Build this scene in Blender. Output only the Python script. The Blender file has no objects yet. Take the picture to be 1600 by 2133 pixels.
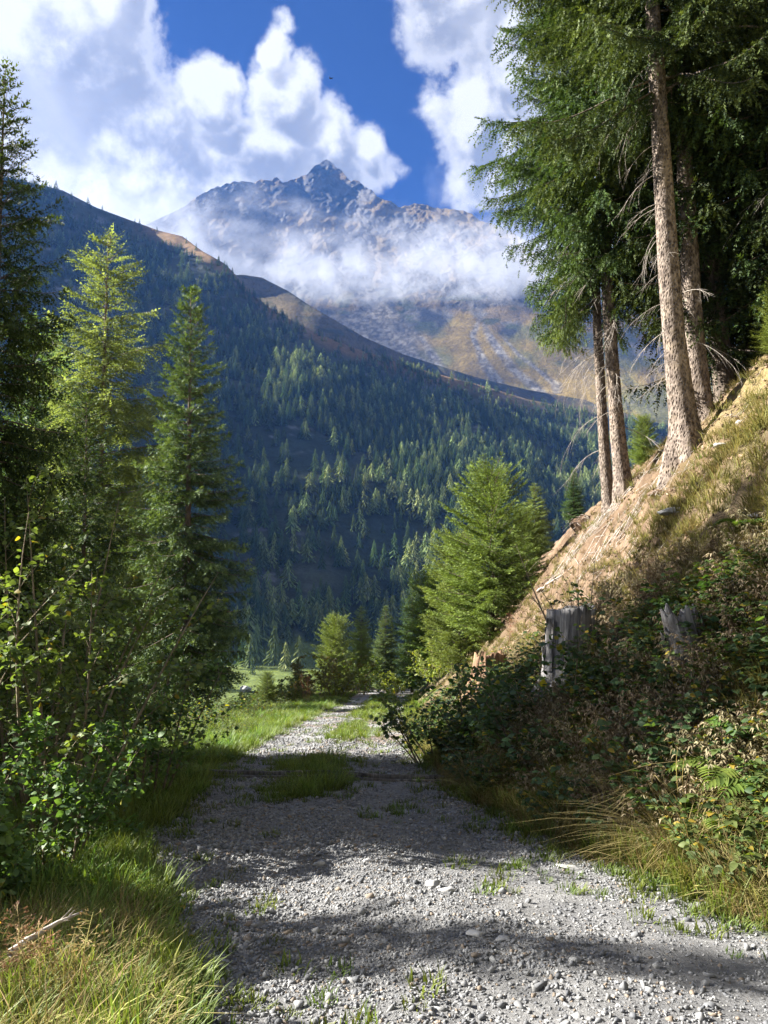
import bpy, math, random
import numpy as np
from mathutils import Vector, Matrix

# ---------------------------------------------------------------- camera, world, sun, exposure
SC = bpy.context.scene
COL = SC.collection
F = 1611.0                       # focal length in photograph pixels (1600 x 2133)
TH = math.atan(113.5 / F)        # the camera looks up about four degrees
SUN_EL, SUN_AZ = math.radians(30), math.radians(11)      # sun to the left, 12 degrees ahead of square
SUN_DIR = Vector((-math.cos(SUN_AZ) * math.cos(SUN_EL), math.sin(SUN_AZ) * math.cos(SUN_EL), math.sin(SUN_EL)))

cam_data = bpy.data.cameras.new('camera')
cam = bpy.data.objects.new('camera', cam_data)
COL.objects.link(cam)
cam.location = (0, 0, 0)
cam.rotation_euler = (math.radians(90) + TH, 0, 0)
cam_data.sensor_fit = 'VERTICAL'
cam_data.sensor_height = 24
cam_data.lens = 24 * F / 2133
cam_data.clip_start = 0.05
cam_data.clip_end = 30000
SC.camera = cam

SC.view_settings.view_transform = 'Standard'
SC.view_settings.look = 'None'
SC.view_settings.gamma = 1
SC.view_settings.exposure = 3.3
SC.view_settings.use_curve_mapping = False
SC.render.engine = 'CYCLES'
SC.cycles.use_denoising = True
SC.cycles.denoising_prefilter = 'ACCURATE'
SC.cycles.max_bounces = 7
SC.cycles.diffuse_bounces = 4
SC.cycles.glossy_bounces = 2
SC.cycles.transmission_bounces = 4
SC.cycles.transparent_max_bounces = 8
SC.cycles.volume_bounces = 3
SC.cycles.volume_max_steps = 96
SC.cycles.sample_clamp_indirect = 4


def direction(px, py):
    """unit direction of a photograph pixel"""
    x = (px - 800) / F
    u = (1066.5 - py) / F
    return Vector((x, math.cos(TH) - u * math.sin(TH), math.sin(TH) + u * math.cos(TH))).normalized()


class Nodes:
    """tiny helper round a node tree"""
    def __init__(s, tree):
        s.t = tree
        s.t.nodes.clear()

    def n(s, kind, props=None, **ins):
        nd = s.t.nodes.new(kind)
        for k, v in (props or {}).items():
            setattr(nd, k, v)
        for k, v in ins.items():
            key = int(k[1:]) if k[0] == 'i' and k[1:].isdigit() else k.replace('_', ' ')
            s.put(nd.inputs[key], v)
        return nd

    def put(s, sock, v):
        if isinstance(v, bpy.types.NodeSocket):
            s.t.links.new(v, sock)
        elif isinstance(v, bpy.types.Node):
            s.t.links.new(v.outputs[0], sock)
        else:
            sock.default_value = v

    def m(s, op, a, b=0.0, c=0.0, clamp=False):
        nd = s.t.nodes.new('ShaderNodeMath')
        nd.operation = op
        nd.use_clamp = clamp
        s.put(nd.inputs[0], a)
        s.put(nd.inputs[1], b)
        s.put(nd.inputs[2], c)
        return nd.outputs[0]

    def vm(s, op, a, b=(0, 0, 0), out=0):
        nd = s.t.nodes.new('ShaderNodeVectorMath')
        nd.operation = op
        s.put(nd.inputs[0], a)
        s.put(nd.inputs[1], b)
        return nd.outputs[out]

    def ramp(s, fac, a, b, smooth=True):
        nd = s.t.nodes.new('ShaderNodeMapRange')
        nd.interpolation_type = 'SMOOTHSTEP' if smooth else 'LINEAR'
        s.put(nd.inputs[0], fac)
        s.put(nd.inputs[1], a)
        s.put(nd.inputs[2], b)
        return nd.outputs[0]

    def mix(s, fac, a, b, kind='MIX'):
        nd = s.t.nodes.new('ShaderNodeMix')
        nd.data_type = 'RGBA'
        nd.blend_type = kind
        s.put(nd.inputs[0], fac)
        s.put(nd.inputs[6], a if not isinstance(a, tuple) or len(a) == 4 else (*a, 1))
        s.put(nd.inputs[7], b if not isinstance(b, tuple) or len(b) == 4 else (*b, 1))
        return nd.outputs[2]

    def noise(s, vec, scale, detail=5, rough=0.55, dist=0.0, out=0):
        nd = s.t.nodes.new('ShaderNodeTexNoise')
        if vec is not None:
            s.put(nd.inputs['Vector'], vec)
        nd.inputs['Scale'].default_value = scale
        nd.inputs['Detail'].default_value = detail
        nd.inputs['Roughness'].default_value = rough
        nd.inputs['Distortion'].default_value = dist
        return nd.outputs[out]


world = bpy.data.worlds.new('World')
SC.world = world
world.use_nodes = True


def build_world():
    W = Nodes(world.node_tree)
    out = W.n('ShaderNodeOutputWorld')
    sky = W.n('ShaderNodeTexSky')
    sky.sky_type = 'NISHITA'
    sky.sun_disc = False
    sky.sun_elevation = SUN_EL
    sky.sun_rotation = math.radians(-90) + SUN_AZ
    sky.altitude = 1500
    sky.air_density = 1.0
    sky.dust_density = 0.3
    sky.ozone_density = 2.5
    geo = W.n('ShaderNodeNewGeometry')
    d = W.vm('SCALE', geo.outputs['Incoming'])
    d.node.inputs[3].default_value = -1.0
    d = W.vm('NORMALIZE', d)
    sep = W.n('ShaderNodeSeparateXYZ', Vector=d)
    az = W.m('ARCTAN2', sep.outputs[0], sep.outputs[1])
    el = W.m('ARCSINE', sep.outputs[2])
    p = W.n('ShaderNodeCombineXYZ', X=az, Y=el).outputs[0]

    # the large cloud masses, as ellipses in azimuth and elevation: (px, py, half width, half height, tilt)
    blobs = [(40, 110, 310, 240, 0), (290, 350, 290, 190, 25), (60, 400, 400, 220, 0), (575, 135, 50, 68, 0),
             (595, 255, 110, 110, 20), (710, 345, 130, 105, 20), (540, 390, 300, 150, 0), (300, 500, 600, 150, 0),
             (440, 215, 100, 65, 30), (225, -60, 105, 180, 15), (-300, 0, 450, 500, 0),
             (955, -20, 185, 130, 0), (968, 230, 132, 162, 10), (1040, 315, 130, 85, 0), (1110, 110, 150, 240, 0),
             (1330, 445, 190, 128, 0), (1330, 150, 240, 300, 0), (1650, 100, 400, 420, 0), (1500, -350, 400, 260, 0),
             (785, 335, 85, 62, 0), (200, -420, 380, 150, 0)]

    def density(pos, n1, n2):
        cur = None
        for (px, py, rx, ry, tilt) in blobs:
            dd = direction(px, py)
            mp = W.n('ShaderNodeMapping', {'vector_type': 'TEXTURE'}, Vector=pos)
            mp.inputs['Location'].default_value = (math.atan2(dd.x, dd.y), math.asin(dd.z), 0)
            mp.inputs['Rotation'].default_value = (0, 0, math.radians(-tilt))
            mp.inputs['Scale'].default_value = (rx / F, ry / F, 1)
            ln = W.vm('LENGTH', mp.outputs[0], out=1)
            v = W.m('SUBTRACT', 1.0, ln)
            v = W.m('MULTIPLY', W.m('SUBTRACT', v, 0.10), min(1.0, 0.45 + min(rx, ry) / 300))
            cur = v if cur is None else W.m('SMOOTH_MAX', cur, v, 0.06)
        # out of view the sky carries broken cloud, thickened to brighten the shade
        side = W.ramp(W.m('ABSOLUTE', W.n('ShaderNodeSeparateXYZ', Vector=pos).outputs[0]), 0.6, 1.1)
        wide = W.m('MULTIPLY', W.m('SUBTRACT', n1, 0.36), 2.2)
        wide = W.m('ADD', wide, W.m('MULTIPLY', W.m('SUBTRACT', side, 1.0), 1.3))
        cur = W.m('MAXIMUM', cur, wide)
        e = W.m('ADD', cur, W.m('MULTIPLY', W.m('SUBTRACT', n2, 0.49), 1.35))
        return e

    def evaluate(off):
        q = W.vm('ADD', d, off)
        n1 = W.noise(q, 1.6, 2, 0.5)
        n2 = W.noise(q, 8.5, 12, 0.64, 0.1)
        wv = W.n('ShaderNodeTexNoise', Vector=q, Scale=9.0, Detail=5.0)
        warp = W.vm('SCALE', W.vm('SUBTRACT', wv.outputs[1], (0.5, 0.5, 0.5)))
        warp.node.inputs[3].default_value = 0.13
        pp = W.vm('ADD', W.vm('ADD', p, (off[0], off[2], 0)), warp)
        return density(pp, n1, n2)

    e0 = evaluate((0, 0, 0))
    e1 = evaluate((-0.014, 0.0, 0.024))
    alpha = W.ramp(e0, -0.05, 0.24)
    lit = W.m('SUBTRACT', e0, e1)
    lit = W.ramp(lit, -0.09, 0.30)
    soft = W.noise(d, 3.2, 6, 0.55, 0.4)
    thick = W.ramp(e0, 0.03, 0.34)
    shade = W.m('MULTIPLY', thick, W.m('SUBTRACT', 1.0, W.m('MULTIPLY', lit, 0.85)))
    shade = W.m('MULTIPLY', shade, W.m('ADD', 0.45, W.m('MULTIPLY', W.ramp(soft, 0.36, 0.60), 0.55)))
    ccol = W.mix(shade, (0.116, 0.115, 0.113), (0.037, 0.039, 0.045))
    low = W.ramp(el, 0.0, 0.42)
    ccol = W.mix(low, W.mix(0.6, ccol, (0.062, 0.064, 0.070)), ccol)
    deep = W.mix(1.0, sky.outputs[0], (0.034, 0.078, 0.175), 'MULTIPLY')
    bg1 = W.n('ShaderNodeBackground', Color=deep, Strength=0.05)
    bg2 = W.n('ShaderNodeBackground', Color=ccol, Strength=1.0)
    fac = W.m('MULTIPLY', alpha, 0.97)
    ms = W.n('ShaderNodeMixShader', i0=fac, i1=bg1.outputs[0], i2=bg2.outputs[0])
    W.t.links.new(ms.outputs[0], out.inputs[0])
    world.cycles.sampling_method = 'MANUAL'
    world.cycles.sample_map_resolution = 512


build_world()

sun_data = bpy.data.lights.new('sun', 'SUN')
sun_data.energy = 2.9
sun_data.angle = math.radians(0.53)
sun_data.color = (1.0, 0.95, 0.87)
sun = bpy.data.objects.new('sun', sun_data)
COL.objects.link(sun)
sun.rotation_euler = SUN_DIR.to_track_quat('Z', 'Y').to_euler()

# ---------------------------------------------------------------- helpers
RNG = np.random.default_rng(7)
random.seed(7)


def P(px, py, Y):
    """world point seen at a photograph pixel at forward distance Y (numpy friendly)"""
    px = np.asarray(px, float)
    py = np.asarray(py, float)
    x = (px - 800) / F
    u = (1066.5 - py) / F
    fw = math.cos(TH) - u * math.sin(TH)
    z = math.sin(TH) + u * math.cos(TH)
    return np.stack([x * Y / fw, Y + 0 * fw, z * Y / fw], -1)


def _hash(ix, iy, seed):
    h = (ix.astype(np.int64) * 374761393 + iy.astype(np.int64) * 668265263 + seed * 1442695040888963) & 0xffffffff
    h = ((h ^ (h >> 13)) * 1274126177) & 0xffffffff
    h = h ^ (h >> 16)
    return (h & 0xffff) / 65535.0


def vnoise(x, y, seed=0):
    ix, iy = np.floor(x), np.floor(y)
    fx, fy = x - ix, y - iy
    fx = fx * fx * (3 - 2 * fx)
    fy = fy * fy * (3 - 2 * fy)
    ix, iy = ix.astype(np.int64), iy.astype(np.int64)
    a, b = _hash(ix, iy, seed), _hash(ix + 1, iy, seed)
    c, d = _hash(ix, iy + 1, seed), _hash(ix + 1, iy + 1, seed)
    return (a * (1 - fx) + b * fx) * (1 - fy) + (c * (1 - fx) + d * fx) * fy


def fbm(x, y, octaves=5, seed=0, gain=0.5, ridged=False):
    t, amp, tot = 0.0, 1.0, 0.0
    for o in range(octaves):
        v = vnoise(x * 2 ** o + 17.3 * o, y * 2 ** o - 9.1 * o, seed + o)
        if ridged:
            v = 1 - np.abs(2 * v - 1)
        t = t + v * amp
        tot += amp
        amp *= gain
    return t / tot


def mesh_data(name, V, T, mats=None, col=None, smooth=False, mat_idx=None):
    """V (n,3), T (m,3) or (m,4) faces"""
    V = np.asarray(V, np.float32)
    T = np.asarray(T, np.int32)
    k = T.shape[1]
    me = bpy.data.meshes.new(name)
    me.vertices.add(len(V))
    me.vertices.foreach_set('co', V.ravel())
    me.loops.add(T.size)
    me.loops.foreach_set('vertex_index', T.ravel())
    me.polygons.add(len(T))
    me.polygons.foreach_set('loop_start', np.arange(0, T.size, k, dtype=np.int32))
    me.polygons.foreach_set('loop_total', np.full(len(T), k, np.int32))
    me.update(calc_edges=True)
    if smooth:
        me.polygons.foreach_set('use_smooth', np.ones(len(T), bool))
    if col is not None:
        at = me.color_attributes.new('Col', 'FLOAT_COLOR', 'POINT')
        c = np.ones((len(V), 4), np.float32)
        c[:, :col.shape[1]] = col
        at.data.foreach_set('color', c.ravel())
    for m in (mats if isinstance(mats, (list, tuple)) else [mats] if mats else []):
        me.materials.append(m)
    if mat_idx is not None:
        me.polygons.foreach_set('material_index', np.asarray(mat_idx, np.int32))
    me.validate()
    return me


def obj(name, data, parent=None, loc=None, label=None, cat=None, group=None, kind=None, rotz=None, scale=None):
    o = bpy.data.objects.new(name, data)
    COL.objects.link(o)
    if parent is not None:
        o.parent = parent
    if loc is not None:
        o.location = loc
    if rotz is not None:
        o.rotation_euler = (0, 0, rotz)
    if scale is not None:
        o.scale = scale if not isinstance(scale, (int, float)) else (scale,) * 3
    for k, v in (('label', label), ('category', cat), ('group', group), ('kind', kind)):
        if v:
            o[k] = v
    return o


def grid_faces(nu, nv):
    i = np.arange(nu * nv).reshape(nv, nu)
    return np.stack([i[:-1, :-1], i[:-1, 1:], i[1:, 1:], i[1:, :-1]], -1).reshape(-1, 4)


def material(name, build):
    m = bpy.data.materials.new(name)
    m.use_nodes = True
    build(Nodes(m.node_tree))
    return m


def vcol_material(name, scales=((0.5, 0.35),), rough=0.95, bump=None, spec=0.1, extra=None):
    """colour from the mesh, broken up by noise of several scales: ((scale, strength), ...)"""
    def b(N):
        out = N.n('ShaderNodeOutputMaterial')
        at = N.n('ShaderNodeVertexColor', {'layer_name': 'Col'})
        geo = N.n('ShaderNodeNewGeometry')
        pos = geo.outputs['Position']
        c = at.outputs[0]
        for s, k in scales:
            v = N.noise(pos, s, 6, 0.65)
            g = N.m('ADD', N.m('MULTIPLY', N.m('SUBTRACT', v, 0.5), 2 * k), 1.0)
            comb = N.n('ShaderNodeCombineColor', i0=g, i1=g, i2=g)
            c = N.mix(1.0, c, comb.outputs[0], 'MULTIPLY')
        if extra:
            c = extra(N, pos, c)
        bs = N.n('ShaderNodeBsdfPrincipled', Base_Color=c, Roughness=rough)
        bs.inputs['Specular IOR Level'].default_value = spec
        if bump:
            h = N.noise(pos, bump[0], 8, 0.7)
            bp = N.n('ShaderNodeBump', Height=h, Strength=bump[1], Distance=bump[2])
            N.t.links.new(bp.outputs[0], bs.inputs['Normal'])
        N.t.links.new(bs.outputs[0], out.inputs[0])
    return material(name, b)


def lerp(a, b, t):
    a, b = np.asarray(a, float), np.asarray(b, float)
    return a + (b - a) * t[..., None]


def sstep(a, b, x):
    t = np.clip((x - a) / (b - a), 0, 1)
    return t * t * (3 - 2 * t)


# ---------------------------------------------------------------- far terrain
class Sheet:
    """a slope that runs from the valley up to a ridge line, each part at its own distance"""
    def __init__(s, cols, ridge, rough, nu, nv, px0, px1, py0, seed, gully, crag=0, jag=0):
        s.crag, s.jag = crag, jag
        s.cpx = np.array([c[0] for c in cols], float)
        s.cols = cols
        s.rx = np.array([r[0] for r in ridge], float)
        s.ry = np.array([r[1] for r in ridge], float)
        s.rough, s.seed, s.gully, s.py0 = rough, seed, gully, py0
        s.nu, s.nv, s.px0, s.px1 = nu, nv, px0, px1

    def ridge(s, px):
        return np.interp(px, s.rx, s.ry)

    def depth(s, px, py):
        D = []
        for c in s.cols:
            pys = np.array([a for a, _ in c[1]], float)[::-1]
            ds = np.array([b for _, b in c[1]], float)[::-1]
            D.append(np.interp(py, pys, ds))
        D = np.array(D)
        t = np.interp(px, s.cpx, np.arange(len(s.cpx)))
        i = np.clip(t.astype(int), 0, len(s.cpx) - 2)
        f = t - i
        f = f * f * (3 - 2 * f) * 0.6 + f * 0.4
        k = np.arange(D.shape[1]) if D.ndim == 2 else None
        return D[i, k] * (1 - f) + D[i + 1, k] * f

    def point(s, px, py):
        px, py = np.ravel(px).astype(float), np.ravel(py).astype(float)
        Y = s.depth(px, py)
        q = P(px, py, Y)
        a, sc, g = s.rough
        n = fbm(q[:, 0] / sc, q[:, 2] / sc * 0.6 + q[:, 1] / sc * 0.4, 6, s.seed) - 0.5
        gl = fbm(q[:, 0] / (sc * 0.35) + 0.6 * n, q[:, 2] / (sc * s.gully), 5, s.seed + 30, 0.55, True) - 0.6
        Y = Y + a * n * 2 + g * gl
        if s.crag:
            wall = 1 - sstep(600, 680, py)
            rib = fbm(q[:, 0] / 150 + q[:, 2] / 210, q[:, 2] / 260 - q[:, 0] / 400, 6, s.seed + 60, 0.62, True) - 0.55
            rib2 = fbm(q[:, 0] / 60 - q[:, 2] / 90, q[:, 2] / 70 + q[:, 0] / 150, 5, s.seed + 70, 0.65, True) - 0.55
            rib3 = fbm(q[:, 0] / 24 + q[:, 2] / 60, q[:, 2] / 30 - q[:, 0] / 70, 4, s.seed + 80, 0.7, True) - 0.55
            Y = Y + wall * (s.crag * rib + 0.5 * s.crag * rib2 + 0.28 * s.crag * rib3)
        return P(px, py, Y)

    def build(s):
        u = np.linspace(0, 1, s.nu)
        v = np.linspace(0, 1, s.nv)
        U, V_ = np.meshgrid(u, v)
        px = s.px0 + (s.px1 - s.px0) * U
        jag = s.ridge(px)
        if s.jag:
            jag = jag + s.jag * (2.6 * (fbm(px / 34, px * 0, 2, 5, 0.6, True) - 0.55) + 1.2 * (fbm(px / 9, px * 0 + 4, 3, 6, 0.7) - 0.5)) * sstep(380, 430, px)
        py = s.py0 + (jag - s.py0) * V_
        pts = s.point(px, py)
        # carry the surface over the ridge and down behind it
        top = pts.reshape(s.nv, s.nu, 3)[-1]
        back = [top + np.array([0, k * 60.0, -k * k * 12.0]) for k in (1, 2, 4, 7)]
        allp = np.concatenate([pts] + back)
        return allp, grid_faces(s.nu, s.nv + 4), px.ravel(), py.ravel()


flank = Sheet(
    [(-1600, [(1900, 60), (1500, 130), (1200, 230), (1000, 280), (800, 330), (600, 400), (0, 560)]),
     (-1000, [(1900, 75), (1700, 100), (1500, 160), (1380, 240), (1200, 290), (1000, 350), (800, 430), (600, 500), (120, 720)]),
     (-500, [(1900, 90), (1700, 140), (1500, 200), (1380, 300), (1200, 350), (1000, 420), (800, 500), (600, 600), (250, 900)]),
     (0, [(1900, 95), (1700, 150), (1500, 240), (1380, 370), (1200, 430), (1000, 520), (800, 640), (600, 830), (380, 1080)]),
     (300, [(1900, 95), (1700, 150), (1500, 250), (1380, 400), (1200, 455), (1000, 550), (800, 700), (600, 940), (480, 1150)]),
     (600, [(1900, 95), (1700, 150), (1500, 260), (1380, 420), (1200, 480), (1000, 600), (800, 800), (650, 1050)]),
     (900, [(1900, 100), (1700, 155), (1500, 280), (1380, 430), (1200, 520), (1000, 690), (850, 940), (770, 1120)]),
     (1200, [(1900, 100), (1700, 160), (1500, 320), (1380, 480), (1200, 610), (1000, 860), (850, 1230), (800, 1400)]),
     (1800, [(1900, 110), (1700, 180), (1500, 380), (1380, 600), (1200, 900), (1000, 1350), (900, 1700), (800, 1900)])],
    [(-1600, -100), (-1300, -40), (-1000, 98), (-700, 150), (-500, 215), (-200, 300), (0, 365), (80, 384), (130, 396), (200, 432), (270, 458), (330, 480), (380, 492), (420, 522), (470, 550),  # unseen left end of the ridge, raised to shade the slope
     (520, 605), (560, 640), (610, 668), (660, 694), (730, 722), (800, 745), (900, 776), (1000, 802), (1100, 832), (1250, 862), (1400, 885), (1800, 905)],
    (16, 150, 20), 480, 270, -1600, 1800, 1900, 11, 1.6)

spur = Sheet(
    [(300, [(1000, 1150), (700, 1300), (500, 1500)]),
     (600, [(1000, 1120), (800, 1200), (700, 1300), (600, 1460)]),
     (900, [(1000, 1200), (850, 1300), (760, 1500)]),
     (1250, [(1000, 1400), (880, 1550), (820, 1800)]),
     (1800, [(1000, 1900), (900, 2100), (860, 2300)])],
    [(300, 560), (480, 574), (505, 572), (545, 578), (600, 606), (640, 633), (700, 668), (760, 703), (840, 738), (900, 757),
     (1000, 788), (1100, 812), (1250, 838), (1500, 860), (1800, 870)],
    (8, 120, 10), 240, 90, 300, 1800, 1000, 21, 1.5)

peak = Sheet(
    [(-200, [(1000, 1900), (750, 2100), (600, 2400), (500, 2600), (380, 2800)]),
     (400, [(1000, 1800), (750, 2050), (620, 2330), (500, 2560), (400, 2700), (300, 2800)]),
     (680, [(1000, 1700), (870, 1780), (760, 2000), (650, 2260), (600, 2370), (500, 2550), (400, 2700), (320, 2790)]),
     (900, [(1000, 1650), (870, 1740), (760, 1960), (650, 2230), (600, 2340), (500, 2480), (420, 2600), (320, 2700)]),
     (1200, [(1000, 1500), (870, 1640), (760, 1880), (650, 2130), (600, 2260), (500, 2400), (420, 2500)]),
     (1900, [(1000, 1500), (870, 1700), (700, 1900), (500, 2100)])],
    [(-200, 500), (300, 470), (385, 430), (405, 412), (430, 403), (455, 388), (480, 383), (500, 379), (520, 379), (545, 374), (565, 376),
     (575, 371), (590, 379), (602, 374), (615, 371), (628, 366), (640, 362), (650, 350), (663, 340), (672, 333), (680, 331), (690, 337),
     (704, 349), (716, 358), (730, 374), (738, 372), (748, 376), (760, 388), (775, 395), (785, 408), (800, 416), (815, 420), (830, 430),
     (850, 428), (862, 423), (878, 421), (890, 424), (905, 432), (920, 434), (935, 433), (955, 438), (975, 441), (990, 450),
     (1010, 462), (1040, 470), (1080, 492), (1140, 525), (1200, 560), (1300, 615), (1500, 690), (1900, 720)],
    (35, 330, 30), 600, 300, 120, 1650, 1000, 31, 1.4, 62, 3.2)


def build_flank():
    V, T, px, py = flank.build()
    n = len(V)
    x, y, z = V.T
    a = fbm(x / 60, z / 45, 6, 3)
    b = fbm(x / 14, z / 9 + y / 20, 5, 5)
    c = lerp((0.026, 0.036, 0.024), (0.046, 0.052, 0.032), sstep(0.35, 0.65, a))
    c = lerp(c, np.array([0.15, 0.148, 0.145]), 0.75 * sstep(0.60, 0.72, b) * sstep(0.45, 0.6, fbm(x / 90, z / 70, 4, 9)))
    # brown grass band along the crest
    pyf = np.full(n, -1e4)
    pyf[:len(py)] = py
    pyf[len(py):] = 0
    pxf = np.full(n, 0.0)
    pxf[:len(px)] = px
    pxf[len(px):] = np.tile(px[-flank.nu:], 4)
    below = pyf - flank.ridge(pxf)
    band = (1 - sstep(6, 34, below + 24 * (a - 0.5))) * sstep(240, 330, pxf) * (1 - sstep(900, 1300, pxf))
    c = lerp(c, np.array([0.17, 0.105, 0.05]), 0.85 * band)
    # valley meadow: mown grass
    mead = sstep(1300, 1345, pyf + 40 * (fbm(x / 25, y / 25, 4, 8) - 0.5))
    c = lerp(c, np.array([0.095, 0.125, 0.032]), mead * 0.95)
    me = mesh_data('wooded_slope', V, T[:, ::1], M_FLANK, c, True)
    return obj('hillside', me, kind='structure')


def build_spur():
    V, T, px, py = spur.build()
    x, y, z = V.T
    a = fbm(x / 50, z / 30, 6, 13)
    c = lerp((0.10, 0.080, 0.040), (0.15, 0.115, 0.055), sstep(0.35, 0.65, a))
    c = lerp(c, np.array([0.06, 0.065, 0.035]), 0.8 * sstep(0.52, 0.62, fbm(x / 30, z / 20, 5, 15)))
    me = mesh_data('brown_spur', V, T, M_FAR, c, True)
    return obj('ridge', me, kind='structure')


def build_peak():
    V, T, px, py = peak.build()
    n = len(V)
    x, y, z = V.T
    pyf = np.full(n, 300.0)
    pyf[:len(py)] = py
    pxf = np.zeros(n)
    pxf[:len(px)] = px
    pxf[len(px):] = np.tile(px[-peak.nu:], 4)
    a = fbm(x / 120, z / 90, 6, 23)
    b = fbm(x / 30, z / 40, 5, 25)
    streak = fbm(x / 22 + z / 90, z / 160, 5, 27)
    rock = lerp((0.042, 0.042, 0.044), (0.125, 0.118, 0.11), sstep(0.3, 0.7, b))
    rock = lerp(rock, np.array([0.145, 0.105, 0.05]), 0.8 * sstep(0.5, 0.62, a))
    grass = lerp((0.14, 0.135, 0.035), (0.23, 0.165, 0.05), sstep(0.4, 0.62, a))
    scree = lerp((0.11, 0.10, 0.09), (0.27, 0.25, 0.22), sstep(0.3, 0.7, fbm(x / 8, z / 8, 4, 29)))
    # boundary between wall and talus, with fans running down
    apex = np.interp(pxf, [550, 640, 700, 800, 870, 900, 960, 1000, 1060, 1110, 1200, 1400, 1900],
                     [640, 636, 660, 625, 690, 700, 648, 668, 700, 655, 720, 760, 760])
    tal = sstep(-8, 12, pyf - apex + 26 * (b - 0.5))
    g_w = sstep(860, 920, pxf + 0.35 * (pyf - 700)) * (0.5 + 0.8 * a)
    tcol = lerp(scree * 0.72, grass, np.clip(g_w + 0.7 * (a - 0.45), 0, 1))
    # pale scree gullies
    for (pts, w) in ((((1000, 648), (1018, 700), (1062, 765), (1130, 822), (1200, 860)), 11),
                     (((1000, 655), (985, 700), (1010, 760), (1040, 800)), 7),
                     (((1040, 690), (1080, 740), (1160, 800)), 6),
                     (((640, 640), (700, 680), (800, 720), (900, 760), (960, 790)), 12),
                     (((880, 700), (900, 740), (930, 780)), 9),
                     (((760, 640), (800, 680), (860, 730)), 6)):
        qx = np.array([p[0] for p in pts], float)
        qy = np.array([p[1] for p in pts], float)
        cx = np.interp(pyf, qy, qx)
        inside = (pyf > qy[0]) & (pyf < qy[-1] + 20)
        dd = np.abs(pxf - cx + 14 * (streak - 0.5))
        ww = w * (0.6 + 1.2 * (pyf - qy[0]) / (qy[-1] - qy[0]))
        k = (1 - sstep(0.3, 1.5, dd / np.maximum(ww, 1))) * inside
        tcol = lerp(tcol, scree, np.clip(k * (0.5 + b), 0, 1))
    c = lerp(rock, tcol, tal)
    green = sstep(0.5, 0.6, fbm(x / 60, z / 30, 5, 41)) * sstep(575, 640, pyf) * (1 - tal)
    c = lerp(c, np.array([0.055, 0.065, 0.03]), 0.8 * green)
    me = mesh_data('rocky_peak', V, T, M_FAR, c, True)
    return obj('mountain', me, kind='structure')


M_FLANK = vcol_material('wooded_slope_ground', ((0.03, 0.5), (0.15, 0.6), (0.6, 0.5)), bump=(0.12, 0.7, 4.0))
M_FAR = vcol_material('alpine_ground', ((0.02, 0.35), (0.1, 0.55), (0.4, 0.4)), bump=(0.07, 1.0, 20.0))
build_flank()
build_spur()
build_peak()


# ---------------------------------------------------------------- near ground
XL = ([-20, 0, 2.7, 4, 5.7, 8, 12, 20, 31, 45, 52, 60, 75, 100], [-1.4, -0.9, -0.62, -1.15, -1.75, -2.0, -2.35, -2.35, -2.1, -1.8, -1.0, 1.0, 8, 25])
XR = ([-20, 0, 2.7, 3.5, 4.2, 5.7, 8, 12, 20, 31, 45, 52, 60, 75, 100], [4.0, 3.4, 2.6, 2.2, 1.85, 1.3, 0.80, 0.5, 0.55, 0.9, 1.5, 2.6, 4.6, 11.5, 29])
ZR = ([-20, 2, 35, 60, 100, 400], [1.4, -1.53, -6.15, -9.2, -20, -140])
BANK = ([0, 0.3, 1, 2, 3, 4.5, 6.5, 10, 20, 40, 120], [0, 0.10, 0.75, 1.7, 2.9, 4.8, 6.9, 9.4, 14, 22, 50])


def left_edge(y):
    return np.interp(y, *XL) + 0.10 * (vnoise(y * 0.9, y * 0, 3) - 0.5)


def right_edge(y):
    return np.interp(y, *XR) + 0.16 * (vnoise(y * 1.1, y * 0, 5) - 0.5)


def ground_z(x, y, fine=True):
    x, y = np.asarray(x, float), np.asarray(y, float)
    xl, xr = np.interp(y, *XL), np.interp(y, *XR)
    zr = np.interp(y, *ZR)
    sr = np.maximum(x - xr, 0)
    sl = np.maximum(xl - x, 0)
    rise = np.interp(sr, *BANK)
    w = 1.5 + 0.10 * np.maximum(y, 0)
    drop = 0.04 * sl + 0.60 * np.maximum(sl - w, 0) ** 1.0
    # crown between the two wheel tracks
    t = (x - xl) / np.maximum(xr - xl, 0.1)
    on = np.clip(np.minimum(t, 1 - t) * 6, 0, 1)
    crown = 0.05 * np.exp(-((t - 0.5) / 0.16) ** 2) * on
    z = zr + rise - drop + crown
    lump = fbm(x * 0.7, y * 0.7, 4, 51) - 0.5
    k = np.clip(sr / 1.5, 0, 1) + np.clip(sl / 1.5, 0, 1)
    hi = np.clip((sr - 1.6) / 1.2, 0, 1)
    z = z + hi * (0.55 * (fbm(x * 0.55 + 3, y * 0.45, 3, 57) - 0.5) + 0.50 * (fbm(x * 1.7, y * 1.5, 3, 59, 0.55, True) - 0.55))
    z = z + lump * 0.5 * k + 0.05 * (fbm(x * 2.3, y * 2.3, 3, 53) - 0.5)
    if fine:
        z = z + 0.018 * (fbm(x * 9, y * 9, 3, 55) - 0.5)
    return np.maximum(z, -49.0 + 0 * x)


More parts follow.
